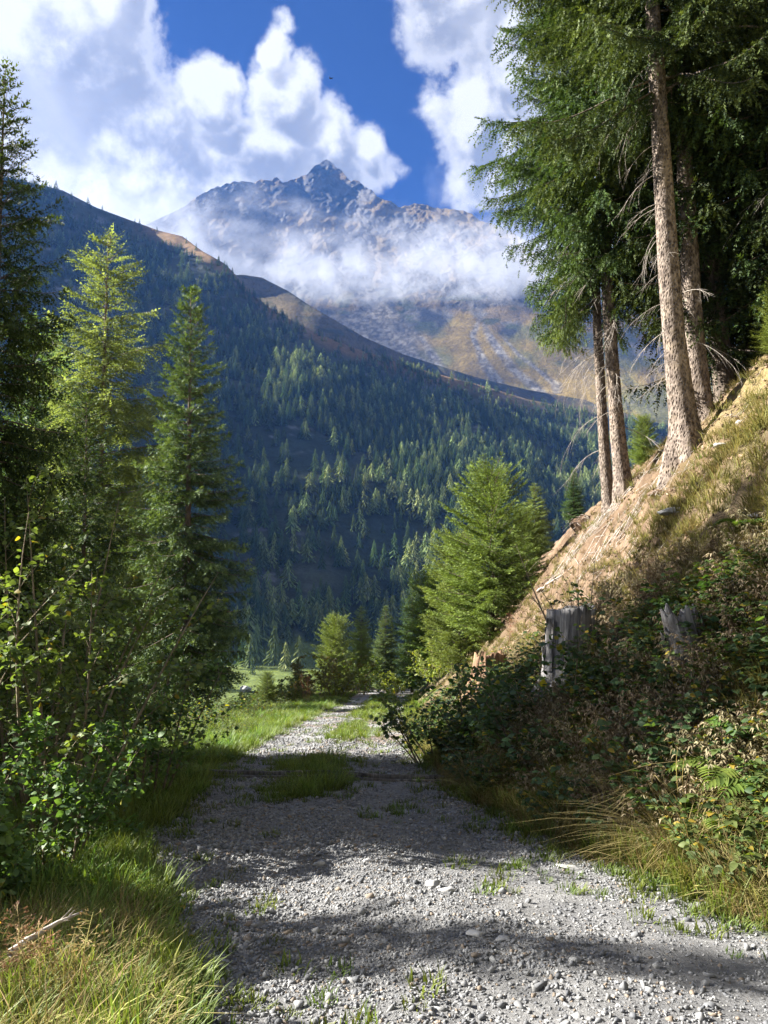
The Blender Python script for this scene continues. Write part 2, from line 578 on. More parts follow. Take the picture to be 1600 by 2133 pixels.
def build_ground():
    def spaced(a, b, n, c, p):
        t = np.linspace(-1, 1, n)
        s = np.sign(t) * np.abs(t) ** p
        return np.where(s < 0, c + (c - a) * s, c + (b - c) * s)
    ys = np.concatenate([np.linspace(-14, 1.9, 24)[:-1], 2.0 * np.exp(np.linspace(0, math.log(130 / 2.0), 340))])
    xs = np.concatenate([-75 * np.linspace(1, 0, 60, endpoint=False) ** 2.2 - 4.5, np.linspace(-4.5, 9.5, 250, endpoint=False), 9.5 + 66 * np.linspace(0, 1, 60) ** 2.0])
    X, Y = np.meshgrid(xs, ys)
    Z = ground_z(X, Y)
    V = np.stack([X, Y, Z], -1).reshape(-1, 3)
    x, y = V[:, 0], V[:, 1]
    xl, xr = left_edge(y), right_edge(y)
    nf = fbm(x * 3, y * 3, 4, 61)
    nb = fbm(x * 0.5, y * 0.5, 4, 63)
    t = (x - xl) / (xr - xl)
    gravel = lerp((0.155, 0.157, 0.163), (0.27, 0.268, 0.262), nf)
    gravel = gravel * (1 + 0.2 * sstep(11, 14, y))[:, None]  # sunlight on the far stretch put into the gravel colour
    brown = np.array([0.20, 0.13, 0.085])
    gravel = lerp(gravel, brown, 0.6 * sstep(0.52, 0.68, nb) * sstep(9, 14, y))
    soil = lerp((0.09, 0.07, 0.045), (0.17, 0.13, 0.08), nf)
    turf = lerp((0.05, 0.075, 0.02), (0.10, 0.12, 0.035), nf)
    edge = np.minimum(x - xl, xr - x)
    road = sstep(-0.15, 0.22, edge + 0.5 * (nf - 0.5))
    mid = np.exp(-((t - 0.5) / 0.13) ** 2) * sstep(7.5, 9, y) * (1 - sstep(12.0, 14.5, y))
    mid = np.maximum(mid, np.exp(-((t - 0.55) / 0.15) ** 2) * sstep(25, 29, y))
    road = road * (1 - 0.8 * sstep(0.35, 0.7, mid + 0.6 * (nf - 0.5)))
    # bare, sun-bleached needle litter high on the bank
    sr = x - xr
    bare = sstep(1.7, 2.6, sr + 1.2 * (nb - 0.5)) * sstep(7.5, 10, y)
    litter = lerp((0.095, 0.063, 0.040), (0.215, 0.152, 0.103), sstep(0.3, 0.7, 0.5 * nf + 0.5 * fbm(x * 6, y * 6, 4, 67)))
    c = lerp(soil, turf, sstep(0.4, 0.6, nb))
    c = lerp(c, litter, bare)
    straw = sstep(3.5, 6, sr) * (1 - sstep(11, 15, y))
    c = lerp(c, lerp((0.20, 0.17, 0.06), (0.33, 0.27, 0.12), nf), 0.8 * straw)
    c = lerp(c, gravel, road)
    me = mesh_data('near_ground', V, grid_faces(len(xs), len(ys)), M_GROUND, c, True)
    return obj('ground', me, kind='structure')


M_GROUND = vcol_material('gravel_and_soil', ((1.2, 0.25), (9, 0.45), (45, 0.55)), bump=(38, 1.0, 0.05))
build_ground()

# ---------------------------------------------------------------- plant materials
def leaf_material(name, trans=0.35, rough=0.55, vary=0.30, spec=0.3, noise_scale=None, tcol=(1.25, 1.25, 0.55)):
    def b(N):
        out = N.n('ShaderNodeOutputMaterial')
        at = N.n('ShaderNodeVertexColor', {'layer_name': 'Col'})
        oi = N.n('ShaderNodeObjectInfo')
        g = N.m('ADD', N.m('MULTIPLY', N.m('SUBTRACT', oi.outputs['Random'], 0.5), 2 * vary), 1.0)
        hue = N.n('ShaderNodeHueSaturation', Hue=N.m('ADD', 0.5, N.m('MULTIPLY', N.m('SUBTRACT', N.m('FRACT', N.m('MULTIPLY', oi.outputs['Random'], 7.31)), 0.5), 0.05)),
                  Saturation=1.0, Value=g, Color=at.outputs[0])
        c = hue.outputs[0]
        if noise_scale:
            geo = N.n('ShaderNodeNewGeometry')
            v = N.noise(geo.outputs['Position'], noise_scale, 4, 0.6)
            k = N.m('ADD', N.m('MULTIPLY', N.m('SUBTRACT', v, 0.5), 0.9), 1.0)
            comb = N.n('ShaderNodeCombineColor', i0=k, i1=k, i2=k)
            c = N.mix(1.0, c, comb.outputs[0], 'MULTIPLY')
        bs = N.n('ShaderNodeBsdfPrincipled', Base_Color=c, Roughness=rough)
        bs.inputs['Specular IOR Level'].default_value = spec
        tc = N.mix(1.0, c, tcol, 'MULTIPLY')
        tr = N.n('ShaderNodeBsdfTranslucent', Color=tc)
        ms = N.n('ShaderNodeMixShader', i0=trans, i1=bs.outputs[0], i2=tr.outputs[0])
        N.t.links.new(ms.outputs[0], out.inputs[0])
    return material(name, b)


def bark_material(name, c1, c2, scale=9, stretch=0.25, bump=0.02):
    def b(N):
        out = N.n('ShaderNodeOutputMaterial')
        tc = N.n('ShaderNodeTexCoord')
        mp = N.n('ShaderNodeMapping', Vector=tc.outputs['Object'])
        mp.inputs['Scale'].default_value = (1, 1, stretch)
        v = N.noise(mp.outputs[0], scale, 7, 0.7)
        w = N.noise(tc.outputs['Object'], scale * 0.25, 4, 0.6)
        vo = N.n('ShaderNodeTexVoronoi', Vector=mp.outputs[0], Scale=scale * 2.2)
        crack = N.ramp(vo.outputs['Distance'], 0.05, 0.55)
        f = N.ramp(v, 0.33, 0.66)
        c = N.mix(f, c1, c2)
        c = N.mix(N.m('MULTIPLY', N.ramp(w, 0.5, 0.7), 0.6), c, (c2[0] * 1.15, c2[1] * 1.12, c2[2] * 1.0))
        c = N.mix(N.m('MULTIPLY', N.m('SUBTRACT', 1.0, crack), 0.55), c, (c1[0] * 0.5, c1[1] * 0.5, c1[2] * 0.5))
        bs = N.n('ShaderNodeBsdfPrincipled', Base_Color=c, Roughness=0.95)
        bs.inputs['Specular IOR Level'].default_value = 0.1
        h = N.m('ADD', N.m('MULTIPLY', v, 0.7), crack)
        bp = N.n('ShaderNodeBump', Height=h, Strength=0.9, Distance=bump)
        N.t.links.new(bp.outputs[0], bs.inputs['Normal'])
        N.t.links.new(bs.outputs[0], out.inputs[0])
    return material(name, b)


M_NEEDLE = leaf_material('spruce_needles', 0.22, 0.6, 0.12, 0.12, 0.9)
M_LARCH = leaf_material('larch_needles', 0.42, 0.6, 0.12, 0.15, 0.9, (1.15, 1.2, 0.6))
M_LEAF = leaf_material('broad_leaves', 0.45, 0.55, 0.10, 0.25, 2.5, (1.3, 1.35, 0.4))
M_FARTREE = leaf_material('far_needles', 0.15, 0.8, 0.35, 0.1)
M_GRASS = leaf_material('grass_blades', 0.42, 0.5, 0.28, 0.25)
M_DRY = leaf_material('dry_stalks', 0.30, 0.7, 0.30, 0.15, None, (1.1, 1.0, 0.8))
M_BARK = bark_material('spruce_bark', (0.055, 0.042, 0.035), (0.25, 0.205, 0.17), 13, 0.55, 0.03)
M_BARK_DARK = bark_material('dark_bark', (0.06, 0.048, 0.04), (0.16, 0.13, 0.105), 12, 0.3)
M_TWIG = bark_material('dead_twig_bark', (0.23, 0.20, 0.175), (0.42, 0.38, 0.34), 20, 0.5, 0.004)
M_STEM = bark_material('shrub_bark', (0.10, 0.085, 0.06), (0.22, 0.18, 0.13), 25, 0.4, 0.004)


# ---------------------------------------------------------------- geometry kits
def frames_from(d, rng, roll=True):
    """rows: x axis = d, y and z perpendicular with random roll; returns (n,3,3) with columns as axes"""
    d = d / np.linalg.norm(d, axis=1, keepdims=True)
    up = np.tile(np.array([0, 0, 1.0]), (len(d), 1))
    up[np.abs(d[:, 2]) > 0.95] = (1, 0, 0)
    y = np.cross(up, d)
    y /= np.linalg.norm(y, axis=1, keepdims=True)
    z = np.cross(d, y)
    if roll is not False:
        a = rng.uniform(-math.pi, math.pi, len(d)) if roll is True else rng.normal(0, roll, len(d))
        ca, sa = np.cos(a)[:, None], np.sin(a)[:, None]
        y, z = y * ca + z * sa, z * ca - y * sa
    return np.stack([d, y, z], -1)


def place(tv, tf, org, fr, sc, col=None, tcol=None):
    """copies of a template (k,3) at origins with frames and scale (n,) or (n,3)"""
    n, k = len(org), len(tv)
    sc = np.asarray(sc)
    s3 = sc[:, None, None] if sc.ndim == 1 else sc[:, None, :]
    loc = tv[None] * s3
    V = np.einsum('nij,nkj->nki', fr, loc) + org[:, None, :]
    T = tf[None] + (np.arange(n) * k)[:, None, None]
    C = None
    if col is not None:
        C = np.repeat(col[:, None, :], k, 1)
        if tcol is not None:
            C = C * tcol[None, :, None]
        C = C.reshape(-1, 3)
    return V.reshape(-1, 3), T.reshape(-1, tf.shape[1]), C


class Bag:
    """collects pieces of one mesh"""
    def __init__(s):
        s.V, s.T, s.C, s.n = [], [], [], 0

    def add(s, V, T, C=None):
        s.V.append(V)
        s.T.append(T + s.n)
        if C is not None:
            s.C.append(C)
        s.n += len(V)

    def data(s, name, mat, smooth=False):
        return mesh_data(name, np.concatenate(s.V), np.concatenate(s.T), mat, np.concatenate(s.C) if s.C else None, smooth)


def tube(pts, rad, k=6, cap=True):
    """tapered tube along points, as triangles"""
    pts = np.asarray(pts, float)
    n = len(pts)
    rad = np.asarray(rad, float) * np.ones(n)
    t = np.gradient(pts, axis=0)
    t /= np.linalg.norm(t, axis=1, keepdims=True) + 1e-9
    ref = np.array([0.0, 0.0, 1.0]) if abs(t[0, 2]) < 0.9 else np.array([1.0, 0, 0])
    y = np.cross(ref, t)
    y /= np.linalg.norm(y, axis=1, keepdims=True) + 1e-9
    z = np.cross(t, y)
    a = np.arange(k) * 2 * math.pi / k
    V = pts[:, None] + rad[:, None, None] * (y[:, None] * np.cos(a)[None, :, None] + z[:, None] * np.sin(a)[None, :, None])
    V = V.reshape(-1, 3)
    i = np.arange(n - 1)[:, None] * k
    j = np.arange(k)[None]
    j2 = (j + 1) % k
    q = np.stack([i + j, i + j2, i + k + j2, i + k + j], -1).reshape(-1, 4)
    T = np.concatenate([q[:, [0, 1, 2]], q[:, [0, 2, 3]]])
    if cap:
        V = np.concatenate([V, pts[-1:]])
        e = (n - 1) * k
        T = np.concatenate([T, np.stack([e + j[0], e + j2[0], np.full(k, len(V) - 1)], -1)])
    return V, T


# needle twig: flat comb of pointed tufts along +x
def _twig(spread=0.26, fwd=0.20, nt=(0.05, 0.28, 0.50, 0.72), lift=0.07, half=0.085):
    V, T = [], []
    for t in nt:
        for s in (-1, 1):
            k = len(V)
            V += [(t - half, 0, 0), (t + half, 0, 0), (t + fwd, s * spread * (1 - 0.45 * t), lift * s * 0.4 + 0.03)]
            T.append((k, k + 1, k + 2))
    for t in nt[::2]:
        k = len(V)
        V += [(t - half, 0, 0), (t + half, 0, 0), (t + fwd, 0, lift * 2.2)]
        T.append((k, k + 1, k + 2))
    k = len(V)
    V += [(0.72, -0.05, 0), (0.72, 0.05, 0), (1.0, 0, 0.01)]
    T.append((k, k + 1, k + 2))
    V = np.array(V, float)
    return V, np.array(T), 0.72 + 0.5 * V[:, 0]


TWIG = _twig()
TWIG_C = _twig(0.30, 0.24, (0.08, 0.46), 0.08, 0.15)
LARCH_C = _twig(0.17, 0.10, (0.08, 0.42), 0.06, 0.13)
TWIG_FINE = _twig(0.20, 0.16, (0.05, 0.22, 0.4, 0.58, 0.76), 0.06, 0.06)
LARCHTWIG = _twig(0.13, 0.07, (0.05, 0.25, 0.45, 0.65), 0.05, 0.06)


def conifer(rng, h=13, lo=0.1, R=1.9, nwh=36, per=6, twig=0.20, sub=0.09, droop=0.5, hang=0.5, lift=0.15, shape=0.8,
            col=((0.028, 0.055, 0.018), (0.065, 0.105, 0.03)), tpl=TWIG, side=0.42, tsp=0.07, bottom=0.55, limb_r=0.018, one_side=None,
            gap=0.12, jitter=0.22, width=1.0, reach=None, wild=0.22):
    """returns (crown mesh bag, limb bag): limbs in whorls, side shoots on them, needle twigs on those"""
    org, dr, ln, cc = [], [], [], []
    limbs = Bag()
    zs = []
    for i in range(nwh):
        t = lo + (1 - lo) * (i + rng.uniform(-0.3, 0.3)) / nwh
        zs += [(t, 2 * math.pi * (j + rng.uniform(-0.35, 0.35)) / per + i * 1.9) for j in range(per)]
    for t, az in zs:
        t = min(max(t, lo), 0.985)
        if rng.random() < gap:
            continue
        L = R * (1 - t) ** shape * (1 + jitter * min(1.2, rng.normal())) * (bottom + (1 - bottom) * min(1, (t - lo) / 0.22))
        if one_side is not None:
            L *= 1 + one_side[1] * math.cos(az - one_side[0])
        if reach is not None:
            L *= reach(t, az)
        L = max(L, 0.18)
        z0 = t * h
        age = min(1, (1 - t) * 1.6)
        a_ = lift + 0.55 * (1 - age) + 0.08 * rng.normal()
        b_ = droop * age * (1 + 0.2 * rng.normal())
        n = max(4, int(L / 0.22) + 3)
        s = np.linspace(0, 1, n)
        ca, sa = math.cos(az), math.sin(az)
        bend = rng.normal(0, 0.12)
        X = L * s
        Yb = L * bend * s * s
        Z = L * (a_ * s - b_ * 1.5 * s ** 1.6 + b_ * 0.75 * s ** 3)
        pts = np.stack([X * ca - Yb * sa, X * sa + Yb * ca, z0 + Z], -1)
        V, T = tube(pts, np.linspace(limb_r * (0.4 + 0.5 * L), 0.004, n), 3, False)
        limbs.add(V, T)
        m = max(3, int(L / sub))
        ss = np.linspace(0.12 + 0.10 * rng.random(), 1.0, m)
        P0 = np.stack([np.interp(ss, s, pts[:, k]) for k in range(3)], -1)
        tang = np.stack([np.interp(ss, s, np.gradient(pts[:, k])) for k in range(3)], -1)
        tang /= np.linalg.norm(tang, axis=1, keepdims=True)
        lat = np.cross(tang, np.array([0, 0, 1.0]))
        lat /= np.linalg.norm(lat, axis=1, keepdims=True) + 1e-9
        for sgn in (-1, 1):
            lb = np.minimum(side * L * (1 - ss * 0.75) * (0.45 + 1.1 * np.minimum(ss, 0.45)), 0.75) * rng.uniform(0.6, 1.25, m) + 0.07
            hg = hang * age * rng.uniform(0.5, 1.5, m)
            d0 = tang * 0.75 + lat * sgn * rng.uniform(0.6, 1.0, m)[:, None]
            d0[:, 2] -= hg
            d0 /= np.linalg.norm(d0, axis=1, keepdims=True)
            for j in range(m):
                nt = max(1, int(lb[j] / tsp))
                u = (np.arange(nt) + rng.uniform(0, 1)) / nt
                q = P0[j] + d0[j] * (u * lb[j])[:, None]
                q[:, 2] -= 0.25 * hg[j] * (u ** 2) * lb[j]
                sg = np.where(np.arange(nt) % 2 == 0, 1.0, -1.0)[:, None]
                l2 = np.cross(d0[j], np.array([0, 0, 1.0]))
                dd = d0[j] + l2 * sg * 0.65 + rng.normal(0, wild, (nt, 3))
                dd[:, 2] -= 0.45 * hg[j]
                org.append(q)
                dr.append(dd)
                ln.append(twig * rng.uniform(0.65, 1.2, nt) * (1 - 0.25 * u))
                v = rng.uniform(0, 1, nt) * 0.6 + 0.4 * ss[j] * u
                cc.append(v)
        # the tip
        org.append(P0[-1:])
        dr.append(tang[-1:] + (0, 0, 0.15))
        ln.append(np.array([twig * 1.2]))
        cc.append(np.array([0.9]))
    # the leader
    k = 12
    org.append(np.stack([np.zeros(k), np.zeros(k), h * np.linspace(0.955, 1.0, k)], -1))
    a = rng.uniform(0, 6.28, k)
    dr.append(np.stack([np.cos(a) * 0.6, np.sin(a) * 0.6, np.full(k, 0.7)], -1))
    ln.append(np.full(k, twig * 0.9))
    cc.append(np.full(k, 0.8))
    org, dr, ln, cc = np.concatenate(org), np.concatenate(dr), np.concatenate(ln), np.concatenate(cc)
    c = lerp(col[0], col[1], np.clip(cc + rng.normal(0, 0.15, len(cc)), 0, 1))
    fr = frames_from(dr, rng, 0.7)
    bag = Bag()
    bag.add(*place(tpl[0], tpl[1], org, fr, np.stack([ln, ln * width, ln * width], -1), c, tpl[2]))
    return bag, limbs


def trunk_bag(h, r, rng, path=None, k=10, flare=1.6, top=0.99, seg=18):
    z = np.concatenate([[0, 0.15, 0.35, 0.7], np.linspace(1.2, h * top, seg)])
    if path is None:
        wx, wy = rng.normal(0, 0.05, 2)
        pts = np.stack([wx * np.sin(z / h * 3), wy * np.sin(z / h * 2.4), z], -1)
    else:
        pts = np.stack([np.interp(z, path[0], path[1]), np.interp(z, path[0], path[2]), z], -1)
    rad = r * (1 - z / h * 0.93)
    rad = rad * (1 + (flare - 1) * np.exp(-z / 0.35))
    b = Bag()
    pts[0, 2] = -0.6
    V, T = tube(pts, rad, k)
    n = fbm(V[:, 0] * 6 + V[:, 1] * 5, V[:, 2] * 2.2, 4, 77) - 0.5
    cen = np.stack([np.interp(V[:, 2], pts[:, 2], pts[:, i]) for i in range(2)], -1)
    V[:, :2] = cen + (V[:, :2] - cen) * (1 + 0.28 * n[:, None])
    ang = np.arctan2(V[:, 1] - cen[:, 1], V[:, 0] - cen[:, 0])
    root = 1 + 0.35 * np.exp(-np.maximum(V[:, 2], 0) / 0.3) * np.cos(ang * 4 + 1)
    V[:, :2] = cen + (V[:, :2] - cen) * root[:, None]
    b.add(V, T)
    return b


TREE_KIT = {}


def kit(key, h, r, crown_args, mat, bark, seed, trunk_args=None):
    rng = np.random.default_rng(seed)
    crown, limbs = conifer(rng, h=h, **crown_args)
    tr = trunk_bag(h, r, rng, **(trunk_args or {}))
    TREE_KIT[key] = (h, crown.data(key + '_crown', mat), tr.data(key + '_trunk', bark, True), limbs.data(key + '_limbs', bark))
    return TREE_KIT[key]


def tree(key, name, loc, height, label, group, rotz=0.0, cat='tree', lean=(0, 0), wide=1.0):
    h, cm, tm, lm = TREE_KIT[key]
    s = height / h
    e = obj(name, None, loc=loc, label=label, cat=cat, group=group)
    e.rotation_euler = (lean[0], lean[1], rotz)
    e.scale = (s * wide, s * wide, s)
    e.empty_display_size = 0.3
    obj('trunk', tm, e)
    obj('crown', cm, e)
    obj('branches', lm, e, kind='stuff')
    return e


def ground_at(px, Y):
    """point on the near ground at a photograph column and forward distance"""
    x = (px - 800) / F * Y
    return (x, Y, float(ground_z(np.array([x]), np.array([Y]), False)[0]))


def ground_hit(px, py, y0=2.0, y1=40.0):
    """the first point of the near ground seen at a photograph pixel"""
    Y = np.linspace(y0, y1, 800)
    q = P(np.full(800, float(px)), np.full(800, float(py)), Y)
    h = q[:, 2] - ground_z(q[:, 0], q[:, 1], False)
    k = int(np.argmax(h < 0)) if (h < 0).any() else 799
    return (float(q[k, 0]), float(q[k, 1]), float(ground_z(q[k:k + 1, 0], q[k:k + 1, 1], False)[0]))


def height_for(loc, top_py):
    u = (1066.5 - top_py) / F
    z = (math.sin(TH) + u * math.cos(TH)) / (math.cos(TH) - u * math.sin(TH)) * loc[1]
    return z - loc[2]


SPRUCE_COL = ((0.025, 0.046, 0.018), (0.085, 0.125, 0.035))
kit('slim_spruce', 13, 0.15, dict(lo=0.05, R=1.95, nwh=62, per=7, twig=0.20, sub=0.10, droop=0.40, hang=0.65, shape=0.66, col=((0.042, 0.072, 0.030), (0.125, 0.175, 0.060)), tsp=0.08, tpl=TWIG_C, jitter=0.28, gap=0.14, width=1.25),
    M_NEEDLE, M_BARK_DARK, 3)
kit('dark_spruce', 15, 0.20, dict(lo=0.06, R=2.7, nwh=60, per=6, twig=0.24, sub=0.115, droop=0.55, hang=0.95, shape=0.60, col=SPRUCE_COL, tsp=0.09, jitter=0.32, tpl=TWIG_C),
    M_NEEDLE, M_BARK_DARK, 5)
kit('larch', 16, 0.14, dict(lo=0.08, R=2.6, nwh=50, per=6, twig=0.26, sub=0.095, droop=0.40, hang=1.2, shape=0.62, col=((0.135, 0.19, 0.06), (0.26, 0.33, 0.115)), tpl=LARCH_C,
                              tsp=0.06, gap=0.2, jitter=0.33, side=0.55, lift=0.05), M_LARCH, M_BARK, 9)
kit('young_spruce', 5.5, 0.08, dict(lo=0.02, R=1.95, nwh=40, per=8, twig=0.16, sub=0.085, droop=0.06, hang=0.25, lift=0.30, shape=0.36, col=((0.085, 0.13, 0.03), (0.21, 0.28, 0.065)), tsp=0.065, bottom=0.95, jitter=0.26, tpl=TWIG_C, width=0.8),
    M_NEEDLE, M_BARK_DARK, 12)

# left of the road
L_ = []
p = ground_at(388, 38)
tree('slim_spruce', 'spruce_tree', p, height_for(p, 603), 'slim green spruce standing alone nearest the road, left of the bright verge', 'conifers left of the road', 0.4, wide=0.98)
p = ground_at(212, 45)
tree('larch', 'larch_tree', p, height_for(p, 478), 'tall light yellow-green larch between the dark spruce and the slim spruce', 'conifers left of the road', 1.0, wide=1.12)
p = ground_at(-25, 12)
tree('dark_spruce', 'spruce_tree', p, height_for(p, 150), 'tall dark spruce cut by the left edge of the picture', 'conifers left of the road', 2.0, wide=0.72)
p = ground_at(172, 31)
tree('dark_spruce', 'spruce_tree', p, height_for(p, 830), 'small dark spruce in front of the larch trunk', 'conifers left of the road', 0.9, wide=0.9)
p = ground_at(95, 60)
tree('larch', 'larch_tree', p, height_for(p, 690), 'pale larch half hidden behind the tall dark spruce', 'conifers left of the road', 3.3)
p = ground_at(285, 62)
tree('slim_spruce', 'spruce_tree', p, height_for(p, 1000), 'lower spruce behind, between the larch and the slim spruce', 'conifers left of the road', 2.2)
p = ground_at(62, 46)
tree('slim_spruce', 'spruce_tree', p, height_for(p, 660), 'green spruce behind the dark spruce at the left edge', 'conifers left of the road', 4.2)

# young conifers where the road bends
for i, (px, Y, top, key, lab, rz) in enumerate([
        (1022, 21, 985, 'young_spruce', 'bushy bright green young spruce at the foot of the bank, right of the road', 0.3),
        (955, 24, 1120, 'young_spruce', 'young spruce leaning over the road beside the bushiest one', 1.4),
        (1088, 23, 1065, 'young_spruce', 'young spruce half hidden between the bushiest one and the bank', 2.6),
        (1115, 34, 1005, 'larch', 'small larch behind the bushy young spruces', 2.0),
        (1197, 30, 975, 'slim_spruce', 'small spruce on the skyline of the bank below the twin trunks', 2.5),
        (1345, 19, 890, 'young_spruce', 'young spruce seen between the twin trunks and the thick trunk', 3.5),
        (700, 50, 1290, 'young_spruce', 'leftmost small spruce behind the road bend', 0.2),
        (752, 56, 1262, 'larch', 'light green small larch behind the road bend', 3.9),
        (803, 52, 1262, 'slim_spruce', 'broad young spruce right of the small larch at the bend', 1.2),
        (858, 50, 1210, 'slim_spruce', 'taller spruce closing the view at the road bend', 2.2),
        (893, 40, 1200, 'young_spruce', 'green spruce between the road bend and the bushy young spruce', 3.0),
        (560, 33, 1402, 'young_spruce', 'small spruce on the grassy left verge', 5.0),
        (623, 42, 1372, 'slim_spruce', 'thin little spruce beside the shrubs left of the bend', 5.5),
        (1560, 17, 735, 'young_spruce', 'fresh green young spruce high on the bank at the right edge', 1.9),
        (1640, 12.5, 640, 'young_spruce', 'young spruce reaching in at the right edge above the dry grass', 4.9)]):
    p = ground_at(px, Y)
    hh = max(1.2, height_for(p, top))
    tree(key, {'larch': 'larch_tree'}.get(key, 'spruce_tree'), p, hh, lab, 'young conifers along the road', rz, wide=0.84 if key == 'young_spruce' else min(1.6, 8 / hh))

# ---------------------------------------------------------------- the old spruces on the bank
def old_reach(t, az):
    return 1.0


kit('old_spruce', 17, 0.205, dict(lo=0.37, R=3.0, nwh=37, per=6, twig=0.145, sub=0.068, droop=0.62, hang=0.95, wild=0.5, shape=0.42, col=((0.024, 0.044, 0.017), (0.100, 0.138, 0.038)), tpl=TWIG_C,
                                tsp=0.052, side=0.5, jitter=0.34, gap=0.22, bottom=0.75, limb_r=0.018, width=0.95), M_NEEDLE, M_BARK, 21,
    dict(k=24, flare=1.75, path=([0, 2, 4, 8, 12, 17], [0.10, -0.08, -0.16, -0.30, -0.36, -0.40], [0, 0, 0, 0, 0, 0])))
kit('back_spruce', 17, 0.22, dict(lo=0.07, R=2.5, nwh=50, per=6, twig=0.19, sub=0.11, droop=0.70, hang=1.1, wild=0.5, shape=0.35, col=((0.020, 0.036, 0.013), (0.060, 0.088, 0.024)), tpl=TWIG_C,
                                 tsp=0.08, side=0.5, jitter=0.30, gap=0.10, bottom=0.6), M_NEEDLE, M_BARK_DARK, 24,
    dict(k=14, flare=1.5, path=([0, 2, 4, 8, 12, 17], [0.10, -0.08, -0.16, -0.30, -0.36, -0.40], [0, 0, 0, 0, 0, 0])))
kit('twin_spruce', 15, 0.155, dict(lo=0.33, R=2.9, nwh=38, per=6, twig=0.145, sub=0.07, droop=0.62, hang=0.95, wild=0.5, shape=0.40, col=((0.026, 0.047, 0.018), (0.105, 0.143, 0.040)), tpl=TWIG_C,
                                  tsp=0.055, width=0.95, side=0.5, jitter=0.35, gap=0.16, bottom=0.6, limb_r=0.02), M_NEEDLE, M_BARK, 22,
    dict(k=14, flare=1.3, path=([0, 1.5, 4, 8, 15], [0.10, -0.02, -0.14, -0.24, -0.28], [0, 0, 0, 0, 0])))

for (px, Y, H, key, rz, wide, lab) in [
        (1425, 13.0, 17.5, 'old_spruce', 0.0, 1.0, 'thickest spruce trunk with flared foot, sunlit on its left side'),
        (1462, 14.2, 17.5, 'old_spruce', 0.5, 0.9, 'spruce trunk standing directly behind the thickest one'),
        (1515, 15.0, 17.0, 'back_spruce', -0.5, 0.95, 'shaded spruce, third trunk of the group from the thickest one'),
        (1575, 15.6, 18.0, 'back_spruce', 0.3, 0.95, 'dark spruce at the back of the group on the bank'),
        (1650, 14.0, 17.0, 'back_spruce', 0.9, 1.0, 'spruce whose shaded crown fills the right edge of the picture'),
        (1292, 15.8, 15.5, 'twin_spruce', 0.0, 1.0, 'thicker of the twin slender spruces at the edge of the bank'),
        (1264, 16.4, 14.5, 'twin_spruce', 0.25, 0.85, 'thinner of the twin slender spruces, leftmost trunk on the bank')]:
    p = ground_at(px, Y)
    tree(key, 'spruce_tree', p, H, lab, 'old spruces on the bank', rz, wide=wide)

# trees beyond the left edge of the picture: their shadows cross the road and the bank
for i, (x, y, top, key, rz) in enumerate([(-8.0, 12.4, 8.0, 'dark_spruce', 0), (-8.6, 10.6, 8.8, 'dark_spruce', 1), (-9.4, 8.9, 8.2, 'dark_spruce', 2), (-8.2, 7.9, 6.5, 'slim_spruce', 2.8),
                                          (-8.2, 5.3, 4.4, 'slim_spruce', 4), (-11.8, 10.6, 9.8, 'slim_spruce', 5), (-10.2, 7.0, 3.2, 'larch', 1), (-7.6, 4.1, 2.3, 'larch', 2)]):
    z = float(ground_z(np.array([x]), np.array([y]), False)[0])
    w_ = 'larch' if key == 'larch' else 'spruce'
    tree(key, w_ + '_tree', (x, y, z), top - z, w_ + ' beyond the left edge of the picture that shades the road', 'trees shading the road', rz, wide=0.9)

# ---------------------------------------------------------------- forest on the far hillside
def far_conifer(rng, tiers=9, k=9, w=0.17, c0=(0.030, 0.055, 0.026), c1=(0.075, 0.11, 0.04), ragged=0.4, shape=0.9):
    """small conifer one unit high: ragged tiers of drooping boughs round a trunk"""
    V, T, C = [], [], []
    for i in range(tiers):
        t = i / tiers
        zt = 0.10 + 0.9 * t
        R = w * (1 - t) ** shape * (0.85 + 0.3 * rng.random()) + 0.012
        for j in range(k):
            a = 2 * math.pi * (j + rng.uniform(-0.35, 0.35)) / k + i
            r = R * (1 + ragged * rng.normal() * 0.5)
            da = 2.6 / k
            z1 = zt - 0.05 - 0.05 * rng.random() * (1 - t)
            n = len(V)
            ztop = zt + 0.9 / tiers
            V += [(0.25 * r * math.cos(a), 0.25 * r * math.sin(a), ztop), (r * math.cos(a - da * .5), r * math.sin(a - da * .5), zt - 0.01),
                  (1.18 * r * math.cos(a), 1.18 * r * math.sin(a), z1), (r * math.cos(a + da * .5), r * math.sin(a + da * .5), zt)]
            T += [(n, n + 1, n + 2), (n, n + 2, n + 3)]
            g = rng.random()
            C += [tuple(np.array(c0) + (np.array(c1) - np.array(c0)) * g)] * 4
    n = len(V)
    V += [(0, 0, 1.03), (0.012, 0, 0.9), (-0.006, 0.01, 0.9), (-0.006, -0.01, 0.9)]
    T += [(n, n + 1, n + 2), (n, n + 2, n + 3), (n, n + 3, n + 1)]
    C += [c1] * 4
    n = len(V)
    for a in range(4):
        b = a * math.pi / 2
        V += [(0.014 * math.cos(b), 0.014 * math.sin(b), -0.05), (0.008 * math.cos(b), 0.008 * math.sin(b), 0.35)]
        C += [(0.06, 0.045, 0.035)] * 2
    for a in range(4):
        b = (a + 1) % 4
        T += [(n + 2 * a, n + 2 * b, n + 2 * b + 1), (n + 2 * a, n + 2 * b + 1, n + 2 * a + 1)]
    return np.array(V), np.array(T), np.array(C)


